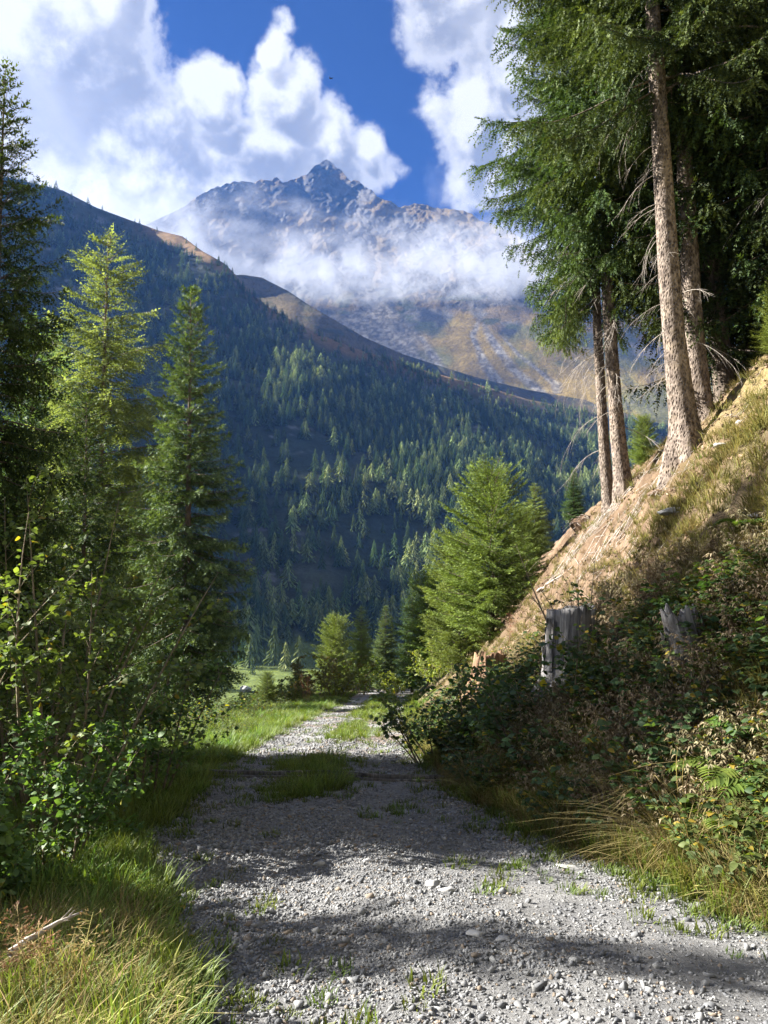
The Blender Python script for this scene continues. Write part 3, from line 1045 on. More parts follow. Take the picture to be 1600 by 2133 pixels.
FAR_SPRUCE, FAR_LARCH = [], []
for i in range(4):
    V, T, C = far_conifer(np.random.default_rng(100 + i), 11, 9, 0.15 + 0.015 * i)
    FAR_SPRUCE.append(mesh_data('hill_spruce', V, T, M_FARTREE, C))
    V, T, C = far_conifer(np.random.default_rng(200 + i), 10, 8, 0.17 + 0.015 * i, (0.10, 0.14, 0.05), (0.20, 0.24, 0.09), 0.7, 0.75)
    FAR_LARCH.append(mesh_data('hill_larch', V, T, M_FARTREE, C))


def scatter(name, meshes_pts, label=None, kind='stuff', group=None):
    """one object that instances template meshes on its own points: [(template mesh, pts (n,3), euler (n,3), scale (n,)), ...]"""
    V = np.concatenate([a[1] for a in meshes_pts])
    me = bpy.data.meshes.new(name)
    me.vertices.add(len(V))
    me.vertices.foreach_set('co', V.astype(np.float32).ravel())
    rot = me.attributes.new('rot', 'FLOAT_VECTOR', 'POINT')
    rot.data.foreach_set('vector', np.concatenate([a[2] for a in meshes_pts]).astype(np.float32).ravel())
    sc = me.attributes.new('size', 'FLOAT_VECTOR', 'POINT')
    ss = []
    for a in meshes_pts:
        s = np.asarray(a[3], float)
        ss.append(np.repeat(s[:, None], 3, 1) if s.ndim == 1 else s)
    sc.data.foreach_set('vector', np.concatenate(ss).astype(np.float32).ravel())
    which = me.attributes.new('which', 'INT', 'POINT')
    which.data.foreach_set('value', np.concatenate([np.full(len(a[1]), i) for i, a in enumerate(meshes_pts)]).astype(np.int32))
    o = obj(name, me, label=label, kind=kind, group=group)
    ng = bpy.data.node_groups.new(name + '_scatter', 'GeometryNodeTree')
    ng.interface.new_socket('Geometry', in_out='INPUT', socket_type='NodeSocketGeometry')
    ng.interface.new_socket('Geometry', in_out='OUTPUT', socket_type='NodeSocketGeometry')
    nn, lk = ng.nodes, ng.links
    gi, go = nn.new('NodeGroupInput'), nn.new('NodeGroupOutput')
    m2p = nn.new('GeometryNodeMeshToPoints')
    lk.new(gi.outputs[0], m2p.inputs[0])
    join = nn.new('GeometryNodeJoinGeometry')

    def attr(nm, ty):
        a = nn.new('GeometryNodeInputNamedAttribute')
        a.data_type = ty
        a.inputs['Name'].default_value = nm
        return [s for s in a.outputs if s.enabled][0]
    for i, a in enumerate(meshes_pts):
        src = bpy.data.objects.new(name + '_template', a[0])
        oi = nn.new('GeometryNodeObjectInfo')
        oi.inputs['Object'].default_value = src
        oi.inputs['As Instance'].default_value = True
        iop = nn.new('GeometryNodeInstanceOnPoints')
        cmpn = nn.new('FunctionNodeCompare')
        cmpn.data_type = 'INT'
        cmpn.operation = 'EQUAL'
        ins = [s for s in cmpn.inputs if s.enabled]
        lk.new(attr('which', 'INT'), ins[0])
        ins[1].default_value = i
        lk.new(m2p.outputs[0], iop.inputs['Points'])
        lk.new(cmpn.outputs[0], iop.inputs['Selection'])
        lk.new(oi.outputs['Geometry'], iop.inputs['Instance'])
        e2r = nn.new('FunctionNodeEulerToRotation')
        lk.new(attr('rot', 'FLOAT_VECTOR'), e2r.inputs[0])
        lk.new(e2r.outputs[0], iop.inputs['Rotation'])
        lk.new(attr('size', 'FLOAT_VECTOR'), iop.inputs['Scale'])
        lk.new(iop.outputs[0], join.inputs[0])
    lk.new(join.outputs[0], go.inputs[0])
    md = o.modifiers.new('scatter', 'NODES')
    md.node_group = ng
    return o


def forest():
    rng = np.random.default_rng(5)
    n = 52000
    px = rng.uniform(-450, 1750, n)
    ridge = flank.ridge(px)
    v = rng.uniform(0, 1, n) ** 1.15
    py = ridge + 2 + (1440 - ridge) * v
    q = flank.point(px, py)
    Y = q[:, 1]
    # density drawn from how wooded each part of the slope looks
    wood = fbm(q[:, 0] / 70, q[:, 2] / 50, 4, 91)
    d = np.full(n, 0.46)
    belt = np.exp(-((py - (ridge + 110 + 0.10 * np.maximum(px - 560, 0))) / 120) ** 2) * sstep(520, 620, px)
    d = np.maximum(d, 0.95 * belt)
    d = np.maximum(d, 0.55 * (px < 560) * (py < 900) * sstep(0.35, 0.55, wood))
    d = np.maximum(d, 0.75 * np.exp(-((px - 900) / 260) ** 2 - ((py - 960) / 110) ** 2) * sstep(0.35, 0.5, wood))
    d = np.maximum(d, 0.6 * (px > 950) * (py > 850))
    open_slope = sstep(440, 500, px) * (1 - sstep(760, 900, px + 0.4 * (py - 1000))) * sstep(900, 980, py) * (1 - sstep(1230, 1290, py))
    d = d * (1 - 0.55 * open_slope)
    d = d * (0.30 + 1.35 * sstep(0.40, 0.58, wood))
    crest = (py - ridge < 26)
    bare = crest & (px > 150) & (px < 450)
    d = np.where(bare, d * 0.12, d)
    meadow = sstep(1335, 1360, py + 30 * (wood - 0.5))
    d = d * (1 - 0.93 * meadow)
    # trees are evenly spaced on the ground, not on the picture
    keep = rng.uniform(0, 1, n) < d * np.clip(Y / 900, 0.25, 1.2) ** 1.4 * 0.62
    q, px, py, ridge, wood = q[keep], px[keep], py[keep], ridge[keep], wood[keep]
    hh = rng.uniform(9, 20, len(q)) * np.where(rng.random(len(q)) < 0.15, 1.25, 1.0) * np.where(py - ridge < 60, 0.62, 1.0)
    extra = []
    for (x0, y0, s) in [(498, 1290, 19), (512, 1330, 21), (505, 1388, 17), (520, 1392, 18), (535, 1375, 20), (548, 1345, 18), (540, 1300, 16), (556, 1270, 15),
                        (486, 1350, 20), (526, 1255, 16), (595, 1398, 15), (623, 1392, 17), (650, 1312, 14), (640, 1314, 12), (670, 1300, 12),
                        (610, 1300, 15), (628, 1296, 16), (645, 1290, 17), (662, 1288, 18), (685, 1280, 17), (720, 1262, 19), (735, 1250, 19), (750, 1258, 17), (765, 1255, 17),
                        (780, 1250, 16), (720, 1180, 12), (762, 935, 20), (790, 930, 17), (830, 935, 19), (842, 925, 18), (770, 960, 15), (875, 1085, 15), (892, 1098, 14), (963, 890, 18)]:
        extra.append((x0, y0, s))
    ex = np.array(extra, float)
    qe = flank.point(ex[:, 0], ex[:, 1])
    q = np.concatenate([q, qe])
    hh = np.concatenate([hh, ex[:, 2]])
    px = np.concatenate([px, ex[:, 0]])
    py = np.concatenate([py, ex[:, 1]])
    wood = np.concatenate([wood, np.full(len(ex), 0.7)])
    forced = np.zeros(len(q), bool)
    forced[-len(ex):] = True
    larch = (rng.uniform(0, 1, len(q)) < 0.22 + 0.5 * sstep(0.5, 0.62, fbm(q[:, 0] / 40, q[:, 2] / 40, 3, 95)) * (px > 560)) | (forced & (rng.uniform(0, 1, len(q)) < 0.6))
    q[:, 2] -= 0.4
    vis = (px > 445) & (px < 1250) & (py < 1430)
    vis &= ~((px > 900) & (py > 1100))
    size = hh / q[:, 1]
    order = np.argsort(-(size * vis + forced * 1.0))[:300]
    single = np.zeros(len(q), bool)
    single[order] = True
    for i in order:
        lar = larch[i]
        me = (FAR_LARCH if lar else FAR_SPRUCE)[int(rng.integers(0, 4))]
        X_, Y_ = px[i], py[i]
        where = ('at the foot of the slope beside the slim spruce, above the meadow' if X_ < 575 and Y_ > 1230 else
                 'in the row along the lower edge of the open slope' if Y_ > 1150 else
                 'in the light-topped cluster in the middle of the hillside' if X_ < 900 and 850 < Y_ < 1080 else
                 'on the shaded hillside behind the young conifers by the bend' if X_ >= 900 and Y_ > 850 else
                 'standing apart on the open shaded slope' if Y_ >= 980 else
                 'in the belt of wood below the brown ridge' if X_ > 600 else
                 'on the dark slope behind the slim spruce')
        kindw = 'larch' if lar else 'spruce'
        o = obj(kindw + '_tree', me, loc=q[i], label=('pale green larch ' if lar else 'dark spruce ') + where,
                cat='tree', group=('larches ' if lar else 'spruces ') + where, rotz=float(rng.uniform(0, 6.28)))
        w = hh[i] * rng.uniform(0.85, 1.25)
        o.scale = (w, w, hh[i])
    rest = ~single
    sets = []
    idx = np.where(rest)[0]
    pick = rng.integers(0, 4, len(idx))
    for kind, meshes in ((False, FAR_SPRUCE), (True, FAR_LARCH)):
        for k in range(4):
            ii = idx[(pick == k) & (larch[idx] == kind)]
            if len(ii):
                w = hh[ii] * rng.uniform(0.8, 1.25, len(ii))
                rot = np.stack([rng.normal(0, .03, len(ii)), rng.normal(0, .03, len(ii)), rng.uniform(0, 6.28, len(ii))], -1)
                sets.append((meshes[k], q[ii], rot, np.stack([w, w, hh[ii]], -1)))
    scatter('forest', sets)
    print('forest', len(q))


forest()

# ---------------------------------------------------------------- templates for the ground cover
def blades(rng, n=24, h=0.22, spread=0.08, bend=0.5, w=0.005, c0=(0.04, 0.07, 0.015), c1=(0.12, 0.19, 0.04), seg=3, lean=(0, 0), flat=0.0):
    b = Bag()
    a = rng.uniform(0, 6.28, n)
    r = spread * np.sqrt(rng.uniform(0, 1, n))
    x0, y0 = r * np.cos(a), r * np.sin(a)
    az = a + rng.normal(0, 0.7, n)
    L = h * rng.uniform(0.5, 1.15, n)
    bd = bend * rng.uniform(0.3, 1.6, n)
    for i in range(n):
        t = np.linspace(0, 1, seg + 1)
        out = L[i] * (0.15 * t + bd[i] * t ** 2) * 0.8
        z = L[i] * (t - 0.45 * bd[i] * t ** 2.4) * (1 - flat)
        cx = x0[i] + np.cos(az[i]) * out + lean[0] * t ** 2
        cy = y0[i] + np.sin(az[i]) * out + lean[1] * t ** 2
        ww = w * rng.uniform(0.7, 1.4) * (1 - t) ** 0.6
        px_, py_ = -np.sin(az[i] + 0.5), np.cos(az[i] + 0.5)
        Lf = np.stack([cx - px_ * ww, cy - py_ * ww, z], -1)
        Rt = np.stack([cx + px_ * ww, cy + py_ * ww, z], -1)
        V = np.concatenate([Lf, Rt])
        k = seg + 1
        T = []
        for j in range(seg):
            T += [(j, k + j, k + j + 1)]
            if j < seg - 1:
                T += [(j, k + j + 1, j + 1)]
        g = rng.uniform(0.6, 1.25)
        C = lerp(c0, c1, np.concatenate([t, t])) * g
        b.add(V, np.array(T), C)
    return b


# broad leaf, folded along its midrib, unit length along +x
def leaf_tpl(w=0.33, fold=0.10, curl=0.12, serr=True):
    m = [(0, 0, 0), (0.35, 0, 0.0), (0.72, 0, -curl * 0.5), (1.0, 0, -curl)]
    L = [(0.14, w * 0.6, fold * 0.6), (0.42, w, fold), (0.75, w * 0.62, fold * 0.5 - curl * 0.5)]
    V = m + L + [(a, -b, c) for a, b, c in L]
    T = []
    for o in (4, 7):
        q = [(0, 1, o), (1, o + 1, o), (1, 2, o + 1), (2, o + 2, o + 1), (2, 3, o + 2)]
        T += q if o == 7 else [(a, c, b_) for a, b_, c in q]
    V = np.array(V, float)
    return V, np.array(T), 0.85 + 0.25 * V[:, 0]


LEAF = leaf_tpl()
LEAF_ROUND = leaf_tpl(0.42, 0.07, 0.18)
LEAF_NARROW = leaf_tpl(0.15, 0.05, 0.22)
LEAF_DRY = leaf_tpl(0.16, 0.12, 0.5)


def curved(rng, p0, d, L, n=6, sag=0.0, wob=0.15):
    t = np.linspace(0, 1, n)[:, None]
    side = rng.normal(0, wob, 3)
    pts = np.asarray(p0) + np.asarray(d) * t * L + side * L * t ** 2 * 0.5
    pts[:, 2] -= sag * L * (t[:, 0] ** 2)
    return pts


def herb(rng, h=0.5, stems=5, pairs=7, leaf=0.06, tpl=LEAF, c0=(0.045, 0.08, 0.026), c1=(0.12, 0.165, 0.048), spread=0.35, stemc=(0.08, 0.06, 0.03), leaflets=3, droop=0.3, yellow=0.05):
    b = Bag()
    O, D, S, Cc = [], [], [], []
    for s in range(stems):
        a = rng.uniform(0, 6.28)
        d = np.array([math.cos(a) * spread, math.sin(a) * spread, 1.0])
        d /= np.linalg.norm(d)
        L = h * rng.uniform(0.6, 1.15)
        pts = curved(rng, (0.05 * math.cos(a), 0.05 * math.sin(a), -0.03), d, L, 5, 0.25)
        V, T = tube(pts, np.linspace(0.0035, 0.001, 5), 3, False)
        b.add(V, T, np.tile(stemc, (len(V), 1)))
        for j in range(pairs):
            t = 0.2 + 0.8 * (j + rng.uniform(0, 0.8)) / pairs
            p = np.array([np.interp(t, np.linspace(0, 1, 5), pts[:, k]) for k in range(3)])
            az = a + j * 2.4 + rng.normal(0, 0.3)
            dd = np.array([math.cos(az), math.sin(az), 0.25 - droop * rng.random()])
            pet = leaf * rng.uniform(0.4, 0.9)
            q = p + dd * pet
            for k in range(leaflets):
                ang = (k - (leaflets - 1) / 2) * 0.95
                e = np.array([math.cos(az + ang), math.sin(az + ang), dd[2] - 0.25 * rng.random()])
                O.append(q)
                D.append(e)
                S.append(leaf * rng.uniform(0.7, 1.2) * (1.0 if k == (leaflets - 1) // 2 else 0.8))
                c = lerp(c0, c1, np.array([rng.uniform(0, 1)]))[0]
                if rng.random() < yellow:
                    c = np.array([0.26, 0.21, 0.03])
                Cc.append(c)
    O, D, S, Cc = map(np.array, (O, D, S, Cc))
    fr = frames_from(D, rng, 0.45)
    b.add(*place(tpl[0], tpl[1], O, fr, S, Cc, tpl[2]))
    return b


def fern(rng, n=7, L=0.55, c0=(0.05, 0.09, 0.02), c1=(0.14, 0.20, 0.04)):
    b = Bag()
    for i in range(n):
        a = 6.28 * i / n + rng.normal(0, 0.25)
        ll = L * rng.uniform(0.7, 1.15)
        t = np.linspace(0, 1, 17)
        out = ll * (0.75 * t)
        z = ll * (0.85 * t - 0.75 * t ** 2.2)
        pts = np.stack([np.cos(a) * out, np.sin(a) * out, z], -1)
        V, T = tube(pts[::2], 0.002, 3, False)
        b.add(V, T, np.tile(c0, (len(V), 1)))
        tg = np.gradient(pts, axis=0)
        tg /= np.linalg.norm(tg, axis=1, keepdims=True)
        lat = np.array([-math.sin(a), math.cos(a), 0])
        for s in (-1, 1):
            ln = ll * 0.24 * np.sin(np.pi * np.clip(t, 0.05, 1) ** 0.8) ** 0.8 + 0.012
            D = lat * s + tg * 0.45
            cc = lerp(c0, c1, rng.uniform(0, 1, len(t)))
            fr = frames_from(D, rng, 0.15)
            b.add(*place(LEAF_NARROW[0], LEAF_NARROW[1], pts[2:], fr[2:], ln[2:], cc[2:], LEAF_NARROW[2]))
    return b


def pebble(rng, flat=0.6, n=1):
    """angular stone about one unit across: the hull of a few random points (n=1), or a rounded, faceted block"""
    import bmesh
    bm = bmesh.new()
    sx, sy = rng.uniform(0.9, 1.35), rng.uniform(0.65, 1.0)
    if n == 1:
        for k in range(11):
            d = Vector(rng.normal(0, 1, 3)).normalized() * rng.uniform(0.40, 0.52)
            bm.verts.new(d)
        r = bmesh.ops.convex_hull(bm, input=bm.verts)
        bmesh.ops.delete(bm, geom=[v for v in bm.verts if not v.link_faces], context='VERTS')
    else:
        bmesh.ops.create_icosphere(bm, subdivisions=n + 1, radius=0.5)
        for k in range(13):
            d = Vector(rng.normal(0, 1, 3)).normalized()
            lim = rng.uniform(0.25, 0.42)
            for v in bm.verts:
                s = v.co.dot(d)
                if s > lim:
                    v.co -= d * (s - lim)
        for v in bm.verts:
            v.co *= 1 + rng.uniform(-0.02, 0.02)
    bm.verts.index_update()
    V = np.array([(v.co.x * sx, v.co.y * sy, v.co.z * flat) for v in bm.verts])
    T = np.array([[v.index for v in f.verts] for f in bm.faces])
    bm.free()
    return V, T


def stone_material(name, dark, light, tint=(0.20, 0.15, 0.10), amount=0.12, scale=30):
    def b(N):
        out = N.n('ShaderNodeOutputMaterial')
        oi = N.n('ShaderNodeObjectInfo')
        geo = N.n('ShaderNodeNewGeometry')
        r = oi.outputs['Random']
        c = N.mix(N.m('POWER', r, 1.6), dark, light)
        r2 = N.m('FRACT', N.m('MULTIPLY', r, 17.3))
        c = N.mix(N.m('MULTIPLY', N.m('LESS_THAN', r2, amount), 0.7), c, tint)
        v = N.noise(geo.outputs['Position'], scale, 6, 0.7)
        k = N.m('ADD', N.m('MULTIPLY', N.m('SUBTRACT', v, 0.5), 1.1), 1.0)
        c = N.mix(1.0, c, N.n('ShaderNodeCombineColor', i0=k, i1=k, i2=k).outputs[0], 'MULTIPLY')
        bs = N.n('ShaderNodeBsdfPrincipled', Base_Color=c, Roughness=0.85)
        bs.inputs['Specular IOR Level'].default_value = 0.25
        bp = N.n('ShaderNodeBump', Height=v, Strength=0.5, Distance=0.004)
        N.t.links.new(bp.outputs[0], bs.inputs['Normal'])
        N.t.links.new(bs.outputs[0], out.inputs[0])
    return material(name, b)


M_STONE = stone_material('road_stone', (0.10, 0.104, 0.112), (0.26, 0.26, 0.255), amount=0.09)
M_ROCK = stone_material('pale_rock', (0.24, 0.24, 0.235), (0.44, 0.43, 0.41), scale=14, amount=0.0)

g = np.random.default_rng(31)
T_GREEN = [blades(g, 34, 0.20, 0.09, 0.5, 0.0032, (0.06, 0.085, 0.018), (0.19, 0.26, 0.055)).data('grass_tuft', M_GRASS) for _ in range(3)]
T_LUSH = [blades(g, 26, 0.30, 0.10, 0.7, 0.006, (0.045, 0.085, 0.015), (0.13, 0.23, 0.035)).data('lush_tuft', M_GRASS) for _ in range(3)]
T_SHORT = [blades(g, 30, 0.07, 0.07, 0.6, 0.0035, (0.06, 0.09, 0.02), (0.17, 0.22, 0.05), 2).data('short_tuft', M_GRASS) for _ in range(2)]
T_STRAW = [blades(g, 30, 0.26, 0.08, 0.9, 0.0026, (0.12, 0.09, 0.03), (0.32, 0.265, 0.115)).data('straw_tuft', M_DRY) for _ in range(3)]
T_OLIVE = [blades(g, 28, 0.22, 0.09, 0.8, 0.0045, (0.12, 0.12, 0.035), (0.33, 0.31, 0.10)).data('olive_tuft', M_DRY) for _ in range(3)]
T_LONG = [blades(g, 34, 0.50, 0.10, 0.95, 0.0035, (0.12, 0.10, 0.035), (0.32, 0.27, 0.12), 4).data('long_tuft', M_DRY) for _ in range(2)]
T_HERB = [herb(g, 0.45, 5, 7, 0.055).data('leafy_herb', M_LEAF) for _ in range(3)]
T_NETTLE = [herb(g, 0.55, 6, 9, 0.05, LEAF_NARROW, (0.06, 0.09, 0.045), (0.16, 0.20, 0.09), 0.25, leaflets=1).data('verge_herb', M_LEAF) for _ in range(3)]
T_RASP = [herb(g, 0.75, 5, 8, 0.075, LEAF_ROUND, (0.035, 0.07, 0.03), (0.085, 0.13, 0.05), 0.6, (0.10, 0.06, 0.035)).data('bramble', M_LEAF) for _ in range(3)]
T_BROWN = [herb(g, 0.42, 9, 12, 0.035, LEAF_DRY, (0.15, 0.125, 0.075), (0.32, 0.265, 0.17), 0.6, (0.15, 0.10, 0.06), 2, 0.8, 0).data('dry_herb', M_DRY) for _ in range(3)]
T_LOWLEAF = [herb(g, 0.12, 6, 3, 0.04, LEAF_ROUND, (0.035, 0.075, 0.02), (0.09, 0.16, 0.035), 1.2, (0.06, 0.08, 0.02)).data('low_leaf', M_LEAF) for _ in range(2)]


def fpts(n, xr_, yr_, dens, seed, log=True):
    """candidate points on the near ground; dens(x, y, sr, sl, noise) gives how likely each is kept"""
    rng = np.random.default_rng(seed)
    if log:
        y = np.exp(rng.uniform(math.log(yr_[0]), math.log(yr_[1]), n))
    else:
        y = rng.uniform(yr_[0], yr_[1], n)
    x = rng.uniform(xr_[0], xr_[1], n)
    if callable(dens):
        xl, xr = left_edge(y), right_edge(y)
        no = fbm(x * 1.3, y * 1.3, 3, seed)
        keep = rng.uniform(0, 1, n) < dens(x, y, x - xr, xl - x, no)
        x, y = x[keep], y[keep]
    z = ground_z(x, y)
    return np.stack([x, y, z], -1), rng


def cone(x, y, m=0.12):
    """1 inside the picture's sides (with a margin), 0 outside"""
    return (np.abs(x) < (0.4966 + m) * y + 0.6) * 1.0


def cover(name, tpls, pts, rng, s0, s1, tilt=0.12, label=None, far=0.0):
    k = rng.integers(0, len(tpls), len(pts))
    sets = []
    for i, t in enumerate(tpls):
        p = pts[k == i]
        if not len(p):
            continue
        n = len(p)
        rot = np.stack([rng.normal(0, tilt, n), rng.normal(0, tilt, n), rng.uniform(0, 6.28, n)], -1)
        s = rng.uniform(s0, s1, n) * (1 + far * p[:, 1])
        sets.append((t, p, rot, s))
    print('cover', name, len(pts))
    return scatter(name, sets, label)


def tracks(x, y):
    xl, xr = np.interp(y, *XL), np.interp(y, *XR)
    return (x - xl) / (xr - xl)


def mound(x, y):
    """grass that grows between the wheel tracks"""
    t = tracks(x, y)
    a = np.exp(-(((x + 0.90 + 0.03 * (y - 9)) / (0.36 + 0.05 * (y - 8.5))) ** 2)) * sstep(7.6, 8.4, y) * (1 - sstep(11.2, 12.6, y))
    b = np.exp(-((t - 0.62) / 0.16) ** 2) * sstep(21, 25, y) * (1 - sstep(40, 46, y))
    c = 0.55 * np.exp(-((t - 0.55) / 0.14) ** 2) * sstep(14, 16, y) * (1 - sstep(19, 22, y))
    return np.maximum(np.maximum(a, b), c)


# grass along both edges of the road
pts, r = fpts(52000, (-9, 6), (1.9, 48), lambda x, y, sr, sl, no: cone(x, y) * ((sl > -0.05) * (sl < 2.6 + 0.03 * y) * (0.35 + 1.1 * sstep(0.35, 0.6, no)) * 0.55
              + (sr > -0.02) * (sr < 0.45) * 0.35 * sstep(0.4, 0.6, no) + 0.5 * mound(x, y) * sstep(0.35, 0.6, no)) * (1 - 0.35 * (y < 4.2)), 301)
cover('grass', T_GREEN, pts, r, 0.55, 1.15, far=0.012)
pts, r = fpts(26000, (-9, 6), (1.9, 40), lambda x, y, sr, sl, no: cone(x, y) * ((sl > 0.12) * (sl < 2.2) * 0.35 * sstep(0.42, 0.6, no) + (sr > 0.15) * (sr < 0.9) * 0.12 * sstep(0.45, 0.6, no)) * (y > 4.3), 302)
cover('tall_grass', T_LUSH, pts, r, 0.6, 1.1, far=0.01)
# short turf creeping into the gravel
pts, r = fpts(60000, (-6, 5), (1.9, 45), lambda x, y, sr, sl, no: cone(x, y) * (np.exp(-np.maximum(np.maximum(-sr, -sl) * 0 + np.minimum(-sr, -sl), 0) / 0.16) * (np.minimum(-sr, -sl) > -0.4) * 0.35
              + 1.0 * mound(x, y) + 0.05 * sstep(0.60, 0.66, no)), 303)
cover('turf', T_SHORT, pts, r, 0.5, 1.2, far=0.02)
# herbs on the left verge
pts, r = fpts(9000, (-14, 0), (2.6, 45), lambda x, y, sr, sl, no: cone(x, y) * (sl > 0.55) * (sl < 4.5) * sstep(0.40, 0.6, no) * sstep(2.9, 4.5, y) * 0.45, 304)
cover('verge_herbs', T_NETTLE, pts, r, 0.5, 1.05, far=0.008)
pts, r = fpts(9000, (-30, -1), (4.0, 60), lambda x, y, sr, sl, no: cone(x, y) * (sl > 1.8) * sstep(0.3, 0.55, no) * 0.5, 305)
cover('undergrowth', T_HERB + T_NETTLE, pts, r, 0.9, 1.7, far=0.01)
pts, r = fpts(9000, (-3.5, 0), (1.9, 6), lambda x, y, sr, sl, no: cone(x, y) * (sl > -0.02) * 0.25, 306)
cover('low_leaves', T_LOWLEAF, pts, r, 0.6, 1.2)
pts, r = fpts(9000, (-4, 0), (1.9, 4.2), lambda x, y, sr, sl, no: cone(x, y) * (sl > 0.10) * 0.15, 307)
cover('dry_grass', T_STRAW + T_OLIVE, pts, r, 0.6, 1.1)

# the bank: brown and green tangle below, bleached grass above
pts, r = fpts(30000, (0.3, 8), (3.0, 16), lambda x, y, sr, sl, no: cone(x, y) * (sr > 0.35) * (sr < 2.6) * sstep(0.42, 0.60, no) * 0.19 * (1 - 0.92 * sstep(1.5, 2.0, sr) * sstep(9.5, 11.0, y)), 311)
cover('dry_herbs', T_BROWN, pts, r, 0.7, 1.35)
pts, r = fpts(20000, (0.3, 8), (3.0, 18), lambda x, y, sr, sl, no: cone(x, y) * (sr > 0.25) * (sr < 2.3 - 0.5 * sstep(6, 10, y)) * (1 - sstep(0.40, 0.58, no)) * 0.24 * (1 - 0.95 * sstep(1.4, 1.9, sr) * sstep(9.5, 10.8, y)), 312)
cover('bank_herbs', T_HERB, pts, r, 0.6, 1.2)
pts, r = fpts(6000, (0.3, 5), (5.5, 16), lambda x, y, sr, sl, no: cone(x, y) * (sr > 0.25) * (sr < 2.0) * sstep(0.45, 0.6, no) * 0.35 * (1 - 0.9 * sstep(1.2, 1.8, sr) * sstep(9.5, 11, y)), 313)
cover('brambles', T_RASP, pts, r, 0.6, 1.1)
pts, r = fpts(26000, (0.3, 11), (3.0, 20), lambda x, y, sr, sl, no: cone(x, y) * (sr > 0.1) * (sr < 9) * (0.4 + sstep(0.4, 0.6, no)) * 0.62 * (1 - 0.74 * sstep(1.6, 2.3, sr) * sstep(9.8, 11.5, y - 0.25 * np.maximum(sr - 3, 0) * 0)), 314)
cover('bank_grass', T_OLIVE, pts, r, 0.55, 1.15)
pts, r = fpts(34000, (0.3, 14), (3.0, 26), lambda x, y, sr, sl, no: cone(x, y) * (sr > 0.0) * (sr < 11) * (0.2 + sstep(0.42, 0.62, no)) * 0.45 * (1 - 0.62 * sstep(1.6, 2.3, sr) * sstep(10.5, 12.0, y)), 315)
cover('straw', T_STRAW, pts, r, 0.35, 0.85)
pts, r = fpts(2600, (0.3, 6), (3.0, 9), lambda x, y, sr, sl, no: cone(x, y) * (sr > 0.05) * (sr < 1.2) * 0.12, 316)
cover('long_grass', T_LONG, pts, r, 0.6, 1.1, 0.35)

# needle litter, chips and small stones on the bare bank
g = np.random.default_rng(45)


def chip(rng):
    V, T = tube(curved_line(rng), np.linspace(0.006, 0.003, 4), 4)
    return V, T


def curved_line(rng):
    t = np.linspace(0, 1, 4)[:, None]
    return np.array([[-0.5, 0, 0.0]]) * (1 - 2 * t) + np.array([[0, 0.1, 0.04]]) * np.sin(t * 3) * rng.normal(0, 1, 3)


CHIPS = [mesh_data('litter_chip', *chip(g), M_STEM) for _ in range(3)]
CLODS = [mesh_data('clod', *pebble(g, 0.6), stone_material('clod%d' % i, (0.10, 0.065, 0.04), (0.26, 0.18, 0.12), amount=0.0)) for i in range(2)]
bare_d = lambda x, y, sr, sl, no: cone(x, y) * (sr > 1.3) * (sr < 11) * (0.5 + sstep(0.4, 0.6, no)) * 0.6
pts, r = fpts(22000, (1.5, 14), (7.0, 26), bare_d, 321)
cover('litter', CHIPS, pts, r, 0.05, 0.30, 0.25)
pts, r = fpts(20000, (1.5, 14), (7.0, 26), bare_d, 322)
cover('clods', CLODS, pts, r, 0.02, 0.10, 0.6)

# gravel: every stone its own piece, thinning into the texture with distance
g = np.random.default_rng(41)
PEB = [mesh_data('pebble', *pebble(g, f), M_STONE) for f in (0.55, 0.7, 0.45, 0.6, 0.8)]


def gravel():
    sets = []
    rng = np.random.default_rng(401)
    lay = ((200000, 1.9, 6.5, 0.0115, 0.40), (17000, 1.9, 8.0, 0.021, 0.42), (80000, 5.5, 16.0, 0.021, 0.40), (1500, 2.0, 14.0, 0.036, 0.30), (30000, 12.0, 34.0, 0.036, 0.4))
    P_, S_ = [], []
    for n, y0, y1, size, sg in lay:
        q, r2 = fpts(n, (-3.2, 4.2), (y0, y1), lambda x, y, sr, sl, no: cone(x, y, 0.05) * (sr < 0.12) * (sl < 0.12)
                     * (0.35 + 0.9 * sstep(0.38, 0.58, no)) * (1 - 0.75 * mound(x, y)) * (1 - 0.5 * (np.abs(tracks(x, y) - 0.73) < 0.12)), 410 + n % 97)
        s = size * np.exp(rng.normal(0, sg, len(q)))
        # looser, coarser stones pile up on the left of the road
        s = s * (1 + 0.45 * sstep(0.0, -1.2, q[:, 0]) * (q[:, 1] < 6))
        s = np.minimum(s, 0.075)
        q[:, 2] += s * rng.uniform(-0.05, 0.22, len(q))
        P_.append(q)
        S_.append(s)
    q, s = np.concatenate(P_), np.concatenate(S_)
    k = rng.integers(0, len(PEB), len(q))
    for i, t in enumerate(PEB):
        m = k == i
        n = m.sum()
        rot = np.stack([rng.normal(0, 0.35, n), rng.normal(0, 0.35, n), rng.uniform(0, 6.28, n)], -1)
        sets.append((t, q[m], rot, s[m]))
    print('gravel', len(q))
    scatter('gravel', sets)


gravel()

